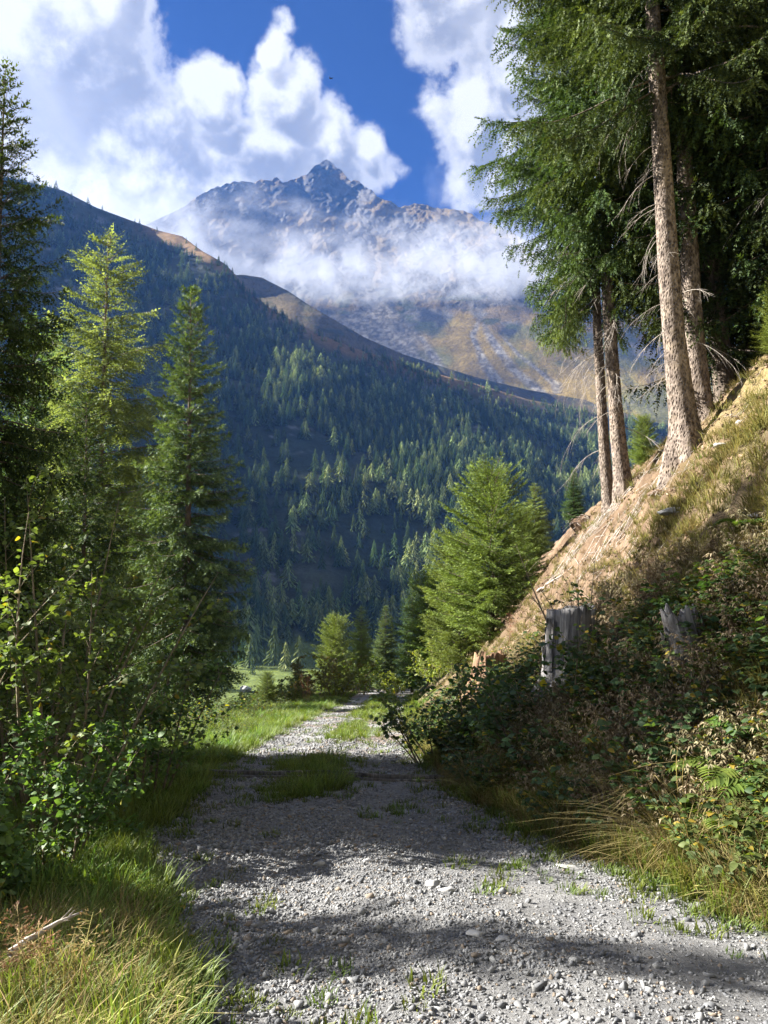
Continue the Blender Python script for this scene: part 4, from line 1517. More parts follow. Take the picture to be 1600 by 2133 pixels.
# ---------------------------------------------------------------- shrubs
def shrub(name, loc, label, rng, h=2.2, stems=7, spread=0.5, leaf=0.055, leaves=1400, tpl=LEAF, c0=(0.035, 0.065, 0.018), c1=(0.12, 0.17, 0.035), yellow=0.04,
          group=None, base=0.25, bare=False, branch=7, low=0.15):
    e = obj(name, None, loc=loc, label=label, cat='shrub', group=group)
    O, D = [], []
    per = max(1, leaves // (stems * (branch + 1)))
    for s in range(stems):
        a = rng.uniform(0, 6.28)
        sp = spread * rng.uniform(0.3, 1.1)
        d = np.array([math.cos(a) * sp, math.sin(a) * sp, 1.0])
        d /= np.linalg.norm(d)
        L = h * rng.uniform(0.65, 1.1)
        b = Bag()
        main = curved(rng, (base * math.cos(a) * rng.random(), base * math.sin(a) * rng.random(), -0.1), d, L, 9, 0.12 * sp)
        b.add(*tube(main, np.linspace(0.006 + 0.006 * h, 0.002, 9), 5))
        lines = [main]
        for k in range(branch):
            t = rng.uniform(low, 0.95)
            p = np.array([np.interp(t, np.linspace(0, 1, 9), main[:, i]) for i in range(3)])
            az = rng.uniform(0, 6.28)
            dd = d * 0.7 + np.array([math.cos(az), math.sin(az), 0.15]) * 0.8
            dd /= np.linalg.norm(dd)
            br = curved(rng, p, dd, L * 0.42 * (1.15 - t) + 0.12, 6, 0.1, 0.3)
            b.add(*tube(br, np.linspace(0.004, 0.0012, 6), 3))
            lines.append(br)
        obj('stem', b.data('stem', M_STEM), e)
        for ln in lines:
            n = max(1, int(per * rng.uniform(0.6, 1.5)))
            t = np.clip(rng.beta(1.8, 1.1, n), 0.08, 1)
            if ln is main:
                t = np.clip(t, low, 1)
            q = np.stack([np.interp(t, np.linspace(0, 1, len(ln)), ln[:, i]) for i in range(3)], -1)
            az = rng.uniform(0, 6.28, n)
            dv = np.stack([np.cos(az), np.sin(az), rng.normal(0.0, 0.45, n)], -1)
            O.append(q + dv * rng.uniform(0.01, 0.06, n)[:, None])
            D.append(dv)
    O, D = np.concatenate(O), np.concatenate(D)
    n = len(O)
    C = lerp(c0, c1, np.clip(rng.beta(1.3, 1.8, n), 0, 1))
    ye = rng.random(n) < yellow
    C[ye] = np.array([0.25, 0.22, 0.03])
    bag = Bag()
    bag.add(*place(tpl[0], tpl[1], O, frames_from(D, rng, 0.8), leaf * rng.uniform(0.45, 1.2, n), C, tpl[2]))
    if not bare:
        obj('foliage', bag.data('foliage', M_LEAF), e, kind='stuff')
    return e


def at(px, Y, dz=0.0):
    p = ground_at(px, Y)
    return (p[0], p[1], p[2] + dz)


def gz(x, y):
    return float(ground_z(np.array([x]), np.array([y]), False)[0])


g = np.random.default_rng(51)
for (x, y, h, st, lv, leaf, lab) in [
        (-2.55, 6.3, 2.7, 7, 1500, 0.055, 'tall leafy sapling in front of the dark conifers, with thin dark upright stems'),
        (-3.3, 7.4, 2.9, 7, 1500, 0.055, 'tall leafy shrub behind the upright sapling, below the larch trunk'),
        (-2.45, 8.0, 1.9, 8, 1200, 0.05, 'rounded leafy shrub beside the verge herbs, nearest the gravel of the leafy shrubs'),
        (-3.0, 5.1, 2.3, 8, 1600, 0.055, 'leafy shrub reaching the left edge of the picture at mid height'),
        (-2.15, 5.0, 1.15, 9, 1300, 0.05, 'low dense shrub overhanging the gravel beside the long dark stones'),
        (-2.5, 4.2, 1.0, 9, 1200, 0.05, 'dark low shrub behind the dry seed heads'),
        (-2.9, 3.7, 0.9, 8, 900, 0.05, 'low shrub at the left edge above the sunlit grass'),
        (-4.6, 9.5, 2.4, 7, 1200, 0.06, 'leafy shrub under the tall dark spruce'),
        (-4.2, 6.6, 2.4, 7, 1200, 0.055, 'leafy shrub at the far left edge, below the dark spruce boughs')]:
    shrub('leafy_shrub', (x, y, gz(x, y)), lab, g, h, st, 0.42 if h > 1.5 else 0.8, leaf, int(lv * 2.1), LEAF_ROUND, group='leafy shrubs left of the road',
          c0=(0.06, 0.10, 0.038), c1=(0.165, 0.235, 0.075), yellow=0.02, branch=8 if h > 1.5 else 6)

for (px, Y, h, leaf, c0, c1, lab) in [
        (600, 36, 1.3, 0.10, (0.05, 0.08, 0.03), (0.12, 0.17, 0.05), 'green shrub right of the small spruce on the left verge'),
        (655, 40, 2.4, 0.12, (0.08, 0.075, 0.035), (0.17, 0.16, 0.06), 'brownish shrub left of the road bend'),
        (705, 42, 2.7, 0.13, (0.09, 0.10, 0.03), (0.20, 0.21, 0.06), 'yellow-brown shrub at the left side of the road bend'),
        (755, 46, 3.0, 0.13, (0.08, 0.11, 0.03), (0.19, 0.23, 0.06), 'green shrub above the shaded end of the road'),
        (825, 47, 1.4, 0.11, (0.12, 0.14, 0.03), (0.24, 0.25, 0.06), 'light yellow-green shrub at the end of the road'),
        (905, 31, 2.0, 0.09, (0.10, 0.13, 0.03), (0.22, 0.24, 0.06), 'yellow-green shrub at the foot of the bushy young spruces'),
        (935, 27, 1.7, 0.08, (0.08, 0.10, 0.03), (0.19, 0.20, 0.06), 'light shrub between the young spruces and the road edge')]:
    p = at(px, Y)
    shrub('roadside_shrub', p, lab, g, h, 9, 0.7, leaf, 1500, LEAF_ROUND, c0, c1, 0.06, 'shrubs at the road bend', 0.5, low=0.05)

for (px, Y, h, lab) in [(905, 11.5, 1.35, 'dark leafy bramble leaning over the road edge, its leaves hanging against the sunlit grass'),
                        (985, 10.5, 1.2, 'dark bramble under the rotten root stump'),
                        (1075, 8.6, 1.2, 'bramble with pale undersides in front of the square-topped grey stump'),
                        (1180, 8.0, 1.25, 'arching raspberry canes across the square-topped grey stump')]:
    p = at(px, Y)
    shrub('bramble_bush', p, lab, g, h, 8, 0.95, 0.075, 650, LEAF_ROUND, (0.035, 0.07, 0.035), (0.105, 0.155, 0.06), 0.05, 'brambles on the bank', 0.3)
p = at(1215, 9.6)
shrub('thin_shrub', p, 'thin twiggy bush with bare upright stems behind the square-topped grey stump', g, 1.5, 13, 0.5, 0.025, 500, LEAF_ROUND, (0.05, 0.055, 0.02), (0.12, 0.11, 0.04), 0.1, None, 0.35)

g = np.random.default_rng(61)
for (px, Y, s, lab) in [(1530, 1640, 1.0, 'sunlit yellow-green fern clump, nearest the right edge of the picture'),
                        (1465, 1590, 0.85, 'fern left of the sunlit clumps, half in shade'),
                        (1592, 1670, 1.0, 'large fern cut by the right edge of the picture'),
                        (1490, 1740, 0.7, 'low fern just above the dry grass at the right'),
                        (1560, 1110, 1.0, 'bright fern patch high on the sunny bank'),
                        (1560, 1540, 0.85, 'fern above the sunlit clumps, near the right edge')]:
    e = obj('fern', None, loc=ground_hit(px, Y), label=lab, cat='fern', group='ferns on the bank', rotz=float(g.uniform(0, 6)), scale=s)
    rng = np.random.default_rng(int(px))
    for i in range(8):
        b = fern(rng, 1, 0.5)
        o = obj('frond', b.data('frond', M_LEAF), e)
        o.rotation_euler = (0, 0, 6.28 * i / 8 + rng.normal(0, 0.2))

# dry tussock spilling over the road edge
for (px, Y, s, lab) in [(1400, 5.0, 1.0, 'large dry straw-coloured grass tussock spilling onto the gravel'),
                        (1350, 5.6, 0.8, 'smaller dry tussock left of the large straw-coloured one'),
                        (1170, 6.9, 0.6, 'pale low grass tussock at the foot of the dark brambles')]:
    rng = np.random.default_rng(int(px))
    b = blades(rng, 210, 0.62, 0.13, 1.0, 0.003, (0.13, 0.10, 0.035), (0.38, 0.31, 0.14), 5, (-0.16, -0.12))
    obj('grass_tussock', b.data('grass_tussock', M_DRY), loc=at(px, Y, -0.02), label=lab, cat='grass tussock', group='dry tussocks on the right edge', scale=s)
rng = np.random.default_rng(9)
b = blades(rng, 130, 0.20, 0.13, 0.7, 0.003, (0.05, 0.075, 0.05), (0.12, 0.17, 0.11), 3)
obj('grass_tussock', b.data('blue_tussock', M_GRASS), loc=at(686, 8.9, 0.0), label='blue-green rounded grass tussock between the wheel tracks', cat='grass tussock')


# ---------------------------------------------------------------- dead branches on the old trunks
def dead_branch(rng, L=1.5):
    b = Bag()
    t = np.linspace(0, 1, 9)
    pts = np.stack([L * t * 0.92, L * 0.1 * np.sin(t * 3 + rng.random()), -L * (0.30 * t + 0.42 * t ** 2) + 0.1 * L * np.sin(t * 2)], -1)
    b.add(*tube(pts, np.linspace(0.011, 0.002, 9), 4))
    for k in range(9):
        u = rng.uniform(0.25, 0.97)
        p = np.array([np.interp(u, t, pts[:, i]) for i in range(3)])
        d = np.array([0.5, rng.choice([-1, 1]) * rng.uniform(0.15, 0.5), -rng.uniform(0.2, 1.0)])
        q = curved(rng, p, d / np.linalg.norm(d), L * rng.uniform(0.12, 0.38), 5, 0.25, 0.3)
        b.add(*tube(q, np.linspace(0.0042, 0.0012, 5), 3))
    return b.data('dead_branch', M_TWIG)


g = np.random.default_rng(71)
DEAD = [dead_branch(g, L) for L in (1.2, 1.5, 1.8, 1.35)]
olds = [o for o in COL.objects if o.name.startswith('spruce_tree') and o.get('group') == 'old spruces on the bank']
for o in olds:
    twin = 'twin' in o['label']
    thick = 'thickest spruce trunk' in o['label']
    n = 26 if twin else 30 if thick else 14
    for i in range(n):
        t = g.uniform(0.06, 0.40)
        hh = (15 if twin else 17) * t
        path = ([0, 1.5, 4, 8, 15], [0.10, -0.02, -0.14, -0.24, -0.28]) if twin else ([0, 2, 4, 8, 12, 17], [0.10, -0.08, -0.16, -0.30, -0.36, -0.40])
        d = obj('dead_branch', DEAD[int(g.integers(0, 4))], o, loc=(float(np.interp(hh, *path)), 0, hh))
        az = math.pi + g.normal(0, 0.8) if g.random() < 0.8 else g.uniform(0, 6.28)
        d.rotation_euler = (g.normal(0, 0.15), g.normal(0.05, 0.2), az - o.rotation_euler[2])
        s = g.uniform(0.35, 0.85) * (1.05 if twin else 0.95)
        d.scale = (s, s, s)


# low hanging bough of the thinner twin spruce: a part of that tree
def bough():
    rng = np.random.default_rng(81)
    tw = [o for o in olds if 'thinner of the twin' in o['label']][0]
    crown, limbs = conifer(rng, h=1.35, lo=0.05, R=0.50, nwh=13, per=6, twig=0.11, sub=0.06, droop=0.9, hang=1.4, shape=0.4, col=((0.05, 0.08, 0.02), (0.12, 0.165, 0.035)), tsp=0.05)
    me = crown.data('hanging_bough', M_NEEDLE)
    o = obj('hanging_bough', me)
    base = P(np.array(1178.0), np.array(715.0), 16.0)
    bpy.context.view_layer.update()
    o.parent = tw
    o.matrix_parent_inverse = tw.matrix_world.inverted()
    o.location = base
    b = Bag()
    top = P(np.array(1183.0), np.array(600.0), 16.0)
    root = P(np.array(1268.0), np.array(545.0), 16.3)
    pts = np.array([root, root * 0.55 + top * 0.45 + np.array([0, 0, 0.06]), root * 0.15 + top * 0.85 + np.array([0, 0, 0.02]), top, top - np.array([0.05, 0, 0.35]), base + np.array([0, 0, 0.2])])
    b.add(*tube(pts, np.linspace(0.022, 0.006, 6), 5))
    o2 = obj('bough_limb', b.data('bough_limb', M_BARK_DARK))
    o2.parent = tw
    o2.matrix_parent_inverse = tw.matrix_world.inverted()


bough()


# ---------------------------------------------------------------- stumps
def weathered(name, c1, c2, c3):
    def b(N):
        out = N.n('ShaderNodeOutputMaterial')
        tc = N.n('ShaderNodeTexCoord')
        mp = N.n('ShaderNodeMapping', Vector=tc.outputs['Object'])
        mp.inputs['Scale'].default_value = (1, 1, 0.08)
        v = N.noise(mp.outputs[0], 26, 7, 0.7)
        w = N.noise(tc.outputs['Object'], 5, 4, 0.6)
        c = N.mix(N.ramp(v, 0.32, 0.66), c1, c2)
        c = N.mix(N.m('MULTIPLY', N.ramp(w, 0.5, 0.7), 0.75), c, c3)
        bs = N.n('ShaderNodeBsdfPrincipled', Base_Color=c, Roughness=0.9)
        bs.inputs['Specular IOR Level'].default_value = 0.15
        bp = N.n('ShaderNodeBump', Height=v, Strength=1.0, Distance=0.02)
        N.t.links.new(bp.outputs[0], bs.inputs['Normal'])
        N.t.links.new(bs.outputs[0], out.inputs[0])
    return material(name, b)


M_GREYWOOD = weathered('weathered_wood', (0.05, 0.048, 0.05), (0.27, 0.265, 0.265), (0.12, 0.105, 0.095))
M_REDWOOD = weathered('rotten_wood', (0.08, 0.045, 0.03), (0.26, 0.165, 0.10), (0.22, 0.18, 0.15))
M_EARTH = weathered('root_earth', (0.06, 0.04, 0.028), (0.17, 0.11, 0.07), (0.10, 0.07, 0.05))


def stump(loc, r, h, label, rng, mat, ragged=0.25, lean=(0, 0), hollow=0.25, slope=0.0):
    e = obj('tree_stump', None, loc=loc, label=label, cat='tree stump')
    e.rotation_euler = (lean[0], lean[1], 0)
    na, nz = 56, 16
    a = np.linspace(0, 2 * math.pi, na, endpoint=False)
    seed = int(rng.integers(0, 999))
    topz = h * (1 - ragged * fbm(a * 2.2 + 50, a * 0, 4, seed)) + slope * np.cos(a) * r
    groove = fbm(a * 7 + 9, a * 0 + 3, 4, seed + 3) - 0.5
    V = []
    for i in range(nz):
        t = i / (nz - 1)
        z = -0.35 + (topz + 0.35) * t
        rr = r * (1.0 + 0.35 * np.exp(-(z + 0.1) / 0.16).clip(0, 1.5) + 0.28 * groove + 0.05 * (fbm(a * 9, z * 4, 3, seed + 5) - 0.5)) * (1 - 0.08 * t)
        V.append(np.stack([np.cos(a) * rr, np.sin(a) * rr, z], -1))
    for (k, dz) in ((0.82, -0.01), (0.70, -hollow * 0.6), (0.35, -hollow), (0.02, -hollow * 1.1)):
        rr = r * k * (1 + 0.15 * groove)
        V.append(np.stack([np.cos(a) * rr, np.sin(a) * rr, topz * (1 if k > 0.8 else 0) + (0 if k > 0.8 else h * (1 - ragged * 0.5)) + dz * h], -1))
    V = np.concatenate(V)
    nr = nz + 4
    i = np.arange(nr - 1)[:, None] * na
    j = np.arange(na)[None]
    q = np.stack([i + j, i + (j + 1) % na, i + na + (j + 1) % na, i + na + j], -1).reshape(-1, 4)
    obj('stump_wood', mesh_data('stump_wood', V, q, mat, None, False), e)
    # plates of bark and split slivers standing off the wood
    for k in range(7):
        az = rng.uniform(0, 6.28)
        w, hh = rng.uniform(0.05, 0.11), h * rng.uniform(0.3, 0.8)
        u = np.linspace(-1, 1, 4)
        zz = np.linspace(0, 1, 5)
        U, Z = np.meshgrid(u, zz)
        aa = az + U * w / r * (1 - 0.5 * Z)
        R = r * 1.05 + 0.018 + 0.01 * np.sin(Z * 7 + k)
        S = np.stack([np.cos(aa) * R, np.sin(aa) * R, Z * hh + rng.uniform(-0.1, 0.1)], -1).reshape(-1, 3)
        S2 = S * np.array([0.97, 0.97, 1])
        f = grid_faces(4, 5)
        rim = [0, 1, 2, 3, 7, 11, 15, 19, 18, 17, 16, 12, 8, 4]
        side = np.array([(rim[m], rim[(m + 1) % 14], rim[(m + 1) % 14] + 20, rim[m] + 20) for m in range(14)])
        obj('sliver', mesh_data('sliver', np.concatenate([S, S2]), np.concatenate([f, f[:, ::-1] + 20, side]), mat), e)
    return e


g = np.random.default_rng(91)


def on_pixel(px, py, Y):
    q = P(np.array(float(px)), np.array(float(py)), Y)
    return (float(q[0]), float(q[1]), float(q[2]))


stump(ground_hit(1188, 1410), 0.30, 0.86, 'tall square-topped grey stump, standing beside the bare sunlit soil', g, M_GREYWOOD, 0.10, (0, 0.03), 0.3, 0.1)
stump(ground_hit(1442, 1400), 0.155, 0.60, 'splintered silver-grey stump with holes, the right of the two grey stumps', g, M_GREYWOOD, 0.35, (0.0, -0.22), 0.3)
stump(on_pixel(1020, 1425, 13.0), 0.30, 0.62, 'broken reddish rotten stump at the foot of the bank, left of the grey ones', g, M_REDWOOD, 0.5, (0, 0.1), 0.5)


# ---------------------------------------------------------------- soil overhangs, roots, fallen wood, rocks
def root_mass(loc, s, label, rng, n=46):
    e = obj('root_mass', None, loc=loc, label=label, cat='roots')
    V, T = pebble(rng, 0.7, 3)
    V = V * (1 + 0.25 * (fbm(V[:, 0:1] * 5 + 5, V[:, 2:3] * 5 + V[:, 1:2] * 3, 4, 5) - 0.5))
    obj('earth', mesh_data('root_earth', V * s, T, M_EARTH), e)
    b = Bag()
    for i in range(n):
        d = rng.normal(0, 1, 3)
        d[1] = -abs(d[1])
        d /= np.linalg.norm(d)
        q = curved(rng, d * s * 0.36, d * 0.6 + np.array([rng.normal(0, .5), -0.3, -0.5]), s * rng.uniform(0.25, 0.6), 6, 0.3, 0.6)
        b.add(*tube(q, np.linspace(0.008, 0.002, 6), 3))
    obj('roots', b.data('roots', M_TWIG), e, kind='stuff')


root_mass(ground_hit(1212, 1095), 0.8, 'overhanging turned-up roots and earth below the twin trunks', np.random.default_rng(3))
root_mass(ground_hit(1378, 1030), 0.34, 'small dark burrow of roots on the bare bank below the thickest trunk', np.random.default_rng(4), 30)


def stick(name, a, b_, r0, r1, mat, label, cat, group=None, side=4, seed=1, sub=True, k=7):
    rng = np.random.default_rng(seed)
    a, b_ = np.asarray(a, float), np.asarray(b_, float)
    e = Bag()
    t = np.linspace(0, 1, 10)[:, None]
    L = np.linalg.norm(b_ - a)
    pts = a + (b_ - a) * t + rng.normal(0, 0.02, 3) * L * np.sin(t * 3.1) + rng.normal(0, 0.006 * L, (10, 3))
    V, T = tube(pts, np.linspace(r0, r1, 10), k)
    e.add(V - a, T)
    if sub:
        for i in range(side):
            p = pts[int(rng.integers(3, 9))] - a
            d = (b_ - a) / L + rng.normal(0, 0.5, 3)
            d[2] = abs(d[2]) * 0.7
            q = curved(rng, p, d / np.linalg.norm(d), L * rng.uniform(0.12, 0.3), 5, 0.1, 0.3)
            e.add(*tube(q, np.linspace(r1 * 1.2, r1 * 0.4, 5), 4))
    return obj(name, e.data(name, mat), loc=tuple(a), label=label, cat=cat, group=group)


def gp(px, Y, dz=0.03):
    q = at(px, Y, dz)
    return np.array(q)


stick('fallen_branch', on_pixel(20, 1985, 3.05), on_pixel(172, 1898, 3.3), 0.016, 0.004, M_TWIG, 'grey dead branch lying in the sunlit grass behind the seed heads', 'branch', seed=4)
stick('fallen_branch', np.array(ground_hit(1120, 1235)) + (0, 0, 0.03), np.array(ground_hit(1195, 1185)) + (0, 0, 0.03), 0.03, 0.012, M_TWIG, 'pale barkless pole lying across the bare slope left of the twiggy bush', 'branch', seed=5)
stick('fallen_branch', np.array(ground_hit(1462, 905)) + (0, 0, 0.02), np.array(ground_hit(1560, 842)) + (0, 0, 0.03), 0.028, 0.010, M_BARK_DARK, 'dark root running uphill from the foot of the thickest trunk', 'root', seed=6)
stick('fallen_branch', gp(1330, 13.8, 0.05), gp(1445, 12.9, 0.3), 0.016, 0.006, M_TWIG, 'short pale broken branch standing behind the thickest trunk', 'branch', seed=7)

# brushwood: dead twigs lying down the slope under the twin trunks
b = Bag()
rng = np.random.default_rng(95)
for i in range(150):
    y = rng.uniform(13.2, 18.0)
    px = rng.normal(1275, 48) + (y - 15.5) * -12
    p0 = gp(px, y, rng.uniform(0.02, 0.16))
    a = rng.normal(math.pi, 0.9)
    d = np.array([math.cos(a), math.sin(a), 0])
    p1 = p0 + d * rng.uniform(0.2, 0.7)
    p1[2] = gz(p1[0], p1[1]) + rng.uniform(0.01, 0.12)
    q = curved(rng, p0, (p1 - p0), 1.0, 6, 0, 0.12)
    b.add(*tube(q, np.linspace(0.008, 0.002, 6), 3))
for i in range(420):
    y = rng.uniform(9.5, 17.0)
    x = right_edge(np.array(y)) + rng.uniform(2.0, 7.5)
    p0 = np.array([x, y, gz(x, y) + 0.02])
    a = rng.normal(math.pi, 0.7)
    p1 = p0 + np.array([math.cos(a), math.sin(a), 0]) * rng.uniform(0.06, 0.4)
    p1[2] = gz(p1[0], p1[1]) + 0.02
    q = curved(rng, p0, (p1 - p0), 1.0, 4, 0, 0.15)
    b.add(*tube(q, np.linspace(0.005, 0.002, 4), 3))
obj('brushwood', b.data('brushwood', M_TWIG), kind='stuff')

# timber water bar across the road
M_BAR = weathered('dark_timber', (0.025, 0.024, 0.026), (0.13, 0.125, 0.12), (0.09, 0.07, 0.05))
e = obj('water_bar', None, loc=(0, 0, 0), label='old dark timber drain laid across the gravel road through the grass strip', cat='timber drain')
import bmesh
a0 = np.array([-2.30, 9.95])
a1 = np.array([0.72, 9.35])
for k, off in enumerate((0.0, 0.16)):
    b = Bag()
    for i in range(14):
        t0, t1 = i / 14, (i + 1) / 14
        p0, p1 = a0 + (a1 - a0) * t0, a0 + (a1 - a0) * t1
        z0, z1 = gz(*p0), gz(*p1)
        w = 0.04
        V = []
        for (p, z) in ((p0, z0), (p1, z1)):
            for (dy, dz) in ((0, -0.05), (w, -0.05), (w, 0.026), (0, 0.026)):
                V.append((p[0], p[1] + off + dy, z + dz + (0.012 if k else 0)))
        T = [(0, 1, 5, 4), (1, 2, 6, 5), (2, 3, 7, 6), (3, 0, 4, 7)]
        if i == 0:
            T.append((0, 3, 2, 1))
        if i == 13:
            T.append((4, 5, 6, 7))
        b.add(np.array(V), np.array(T))
    obj('rail', b.data('rail', M_BAR), e)

g = np.random.default_rng(77)
for (px, py, Y, s, fl, lab) in [
        (900, 1838, 4.62, 0.085, 0.6, 'whitish wedge of stone among the green weeds in the road'),
        (926, 1853, 4.52, 0.10, 0.25, 'flat pale slab flush with the gravel, just below the whitish wedge'),
        (985, 1975, 3.75, 0.11, 0.35, 'broad flat grey stone in the foreground gravel'),
        (1040, 1986, 3.70, 0.08, 0.35, 'flat grey stone right of the broad one'),
        (668, 1760, 5.25, 0.07, 0.7, 'dark round stone left of the pale grass tuft in the road'),
        (767, 1768, 5.2, 0.075, 0.45, 'white stone right of the pale grass tuft in the road'),
        (1175, 1765, 5.2, 0.14, 0.2, 'long flat pale stone near the right edge of the road'),
        (1090, 1872, 4.4, 0.045, 0.8, 'small dark upright stone in the sunlit gravel'),
        (785, 1940, 3.95, 0.05, 0.8, 'dark cube-like stone left of the broad flat stone'),
        (1583, 1890, 4.25, 0.09, 0.6, 'dark stone where the road meets the grass at the right edge'),
        (1385, 1858, 4.45, 0.06, 0.7, 'dark stone near the sunlit right side of the gravel'),
        (590, 1765, 5.2, 0.05, 0.7, 'grey stone left of the dark round one'),
        (855, 1757, 5.3, 0.045, 0.6, 'small pale stone beyond the white one'),
        (480, 1812, 4.75, 0.05, 0.7, 'round grey stone among the coarse gravel on the left')]:
    x = (px - 800) / F * Y
    y = Y
    V, T = pebble(g, fl, 2)
    obj('stone', mesh_data('stone', V * s, T, M_ROCK if ('pale' in lab or 'whit' in lab or 'flat' in lab) else M_STONE), loc=(x, y, gz(x, y) + s * fl * 0.22), label=lab, cat='stone',
        group='larger stones in the road', rotz=float(g.normal(0, 0.5)))
for (px, Y, s, fl, lab) in [(1405, 1062, 0.38, 0.4, 'whitish rock set in the sunny bank below the thickest trunk'),
                            (1505, 925, 0.24, 0.4, 'pale rock higher up the bank, right of the thickest trunk'),
                            (1545, 880, 0.22, 0.4, 'second pale rock on the bank, right of the thickest trunk'),
                            (1593, 1068, 0.26, 0.4, 'pale rock at the right edge of the sunny bank')]:
    p = ground_hit(px, Y)
    V, T = pebble(g, fl, 3)
    obj('rock', mesh_data('rock', V * s, T, M_ROCK), loc=(p[0], p[1], p[2] - 0.04), label=lab, cat='rock', group='rocks on the bank', rotz=float(g.uniform(0, 6)))

# boulder on the meadow below
q = flank.point(np.array([512.0]), np.array([1441.0]))[0]
V, T = pebble(np.random.default_rng(12), 0.75, 3)
obj('boulder', mesh_data('boulder', V * 5.0, T, M_ROCK), loc=(q[0], q[1], q[2] + 1.2), label='big grey boulder on the bright meadow down in the valley', cat='boulder')


# ---------------------------------------------------------------- seed heads and flowers
def seed_stalk(rng, h=0.45, heads=60, spread=0.09, c=(0.24, 0.155, 0.09), stem=(0.40, 0.34, 0.15)):
    b = Bag()
    pts = curved(rng, (0, 0, -0.03), (rng.normal(0, 0.08), rng.normal(0, 0.08), 1.0), h, 8, 0, 0.1)
    V, T = tube(pts, np.linspace(0.0022, 0.001, 8), 4)
    b.add(V, T, np.tile(stem, (len(V), 1)))
    O, D = [], []
    for i in range(heads // 5):
        t = rng.uniform(0.62, 1.0)
        p = np.array([np.interp(t, np.linspace(0, 1, 8), pts[:, k]) for k in range(3)])
        a = rng.uniform(0, 6.28)
        d = np.array([math.cos(a), math.sin(a), rng.uniform(0.1, 0.7)])
        L = spread * (1.15 - t) * 2.2 + 0.01
        q = curved(rng, p, d, L, 4, 0.2, 0.2)
        V, T = tube(q, 0.0007, 3, False)
        b.add(V, T, np.tile(stem, (len(V), 1)))
        for k in range(5):
            u = rng.uniform(0.3, 1)
            O.append(p + (q[-1] - p) * u)
            D.append(d + rng.normal(0, 0.4, 3))
    O, D = np.array(O), np.array(D)
    cc = np.tile(c, (len(O), 1)) * rng.uniform(0.7, 1.3, (len(O), 1))
    b.add(*place(LEAF_NARROW[0], LEAF_NARROW[1], O, frames_from(D, rng), rng.uniform(0.010, 0.018, len(O)), cc, LEAF_NARROW[2]))
    return b


g = np.random.default_rng(88)
for (px, Y, h, hd, lab) in [(92, 2.9, 0.46, 190, 'tallest reddish grass seed head in the sunlit left corner'),
                            (112, 2.95, 0.40, 160, 'bushy reddish seed head leaning right of the tallest one'),
                            (70, 2.95, 0.38, 130, 'reddish seed head left of the tallest one'),
                            (176, 3.1, 0.33, 120, 'single narrow seed head at the end of the dead branch'),
                            (38, 2.9, 0.26, 80, 'pale small seed head nearest the left edge')]:
    obj('grass_stalk', seed_stalk(g, h, hd, 0.07).data('grass_stalk', M_DRY), loc=at(px, Y), label=lab, cat='grass stalk', group='seed heads in the left corner')
for (px, Y, h, lab) in [(640, 34, 1.5, 'rust-red dock stalk on the left verge near the small spruce'), (1055, 15.5, 0.8, 'rust-brown dock stalks at the foot of the bushy young spruce')]:
    b = Bag()
    for i in range(6):
        s = seed_stalk(g, h * g.uniform(0.7, 1.1), 90, 0.10, (0.30, 0.14, 0.07), (0.25, 0.13, 0.07))
        off = np.array([g.normal(0, 0.14), g.normal(0, 0.1), 0])
        for V, T, C in zip(s.V, s.T, s.C):
            pass
        V = np.concatenate(s.V)
        b.add(V + off, np.concatenate(s.T), np.concatenate(s.C))
    obj('dock_plant', b.data('dock_plant', M_DRY), loc=at(px, Y), label=lab, cat='plant')
e = obj('willowherb', None, loc=at(368, 13.2), label='pink flowering willowherb among the grey-green verge herbs', cat='flowering plant')
for i in range(9):
    s = seed_stalk(g, g.uniform(0.5, 0.85), 50, 0.05, (0.45, 0.25, 0.45), (0.12, 0.08, 0.05))
    V = np.concatenate(s.V) + np.array([g.normal(0, 0.22), g.normal(0, 0.15), 0])
    me = mesh_data('flower_stalk', V, np.concatenate(s.T), M_DRY, np.concatenate(s.C))
    obj('flower_stalk', me, e)
# small yellow flower in the grass
b = Bag()
V, T = tube(np.array([(0, 0, 0), (0.005, 0, 0.15), (0, 0.005, 0.30)]), 0.0015, 4)
b.add(V, T, np.tile((0.08, 0.14, 0.03), (len(V), 1)))
a = np.linspace(0, 6.28, 9)[:-1]
fr = frames_from(np.stack([np.cos(a), np.sin(a), 0 * a + 0.25], -1), g, False)
b.add(*place(LEAF[0], LEAF[1], np.tile((0, 0.005, 0.30), (8, 1)), fr, np.full(8, 0.012), np.tile((0.8, 0.42, 0.02), (8, 1)), LEAF[2]))
obj('yellow_flower', b.data('yellow_flower', M_GRASS), loc=at(22, 3.15), label='small yellow flower on a thin stem near the left edge', cat='flower')

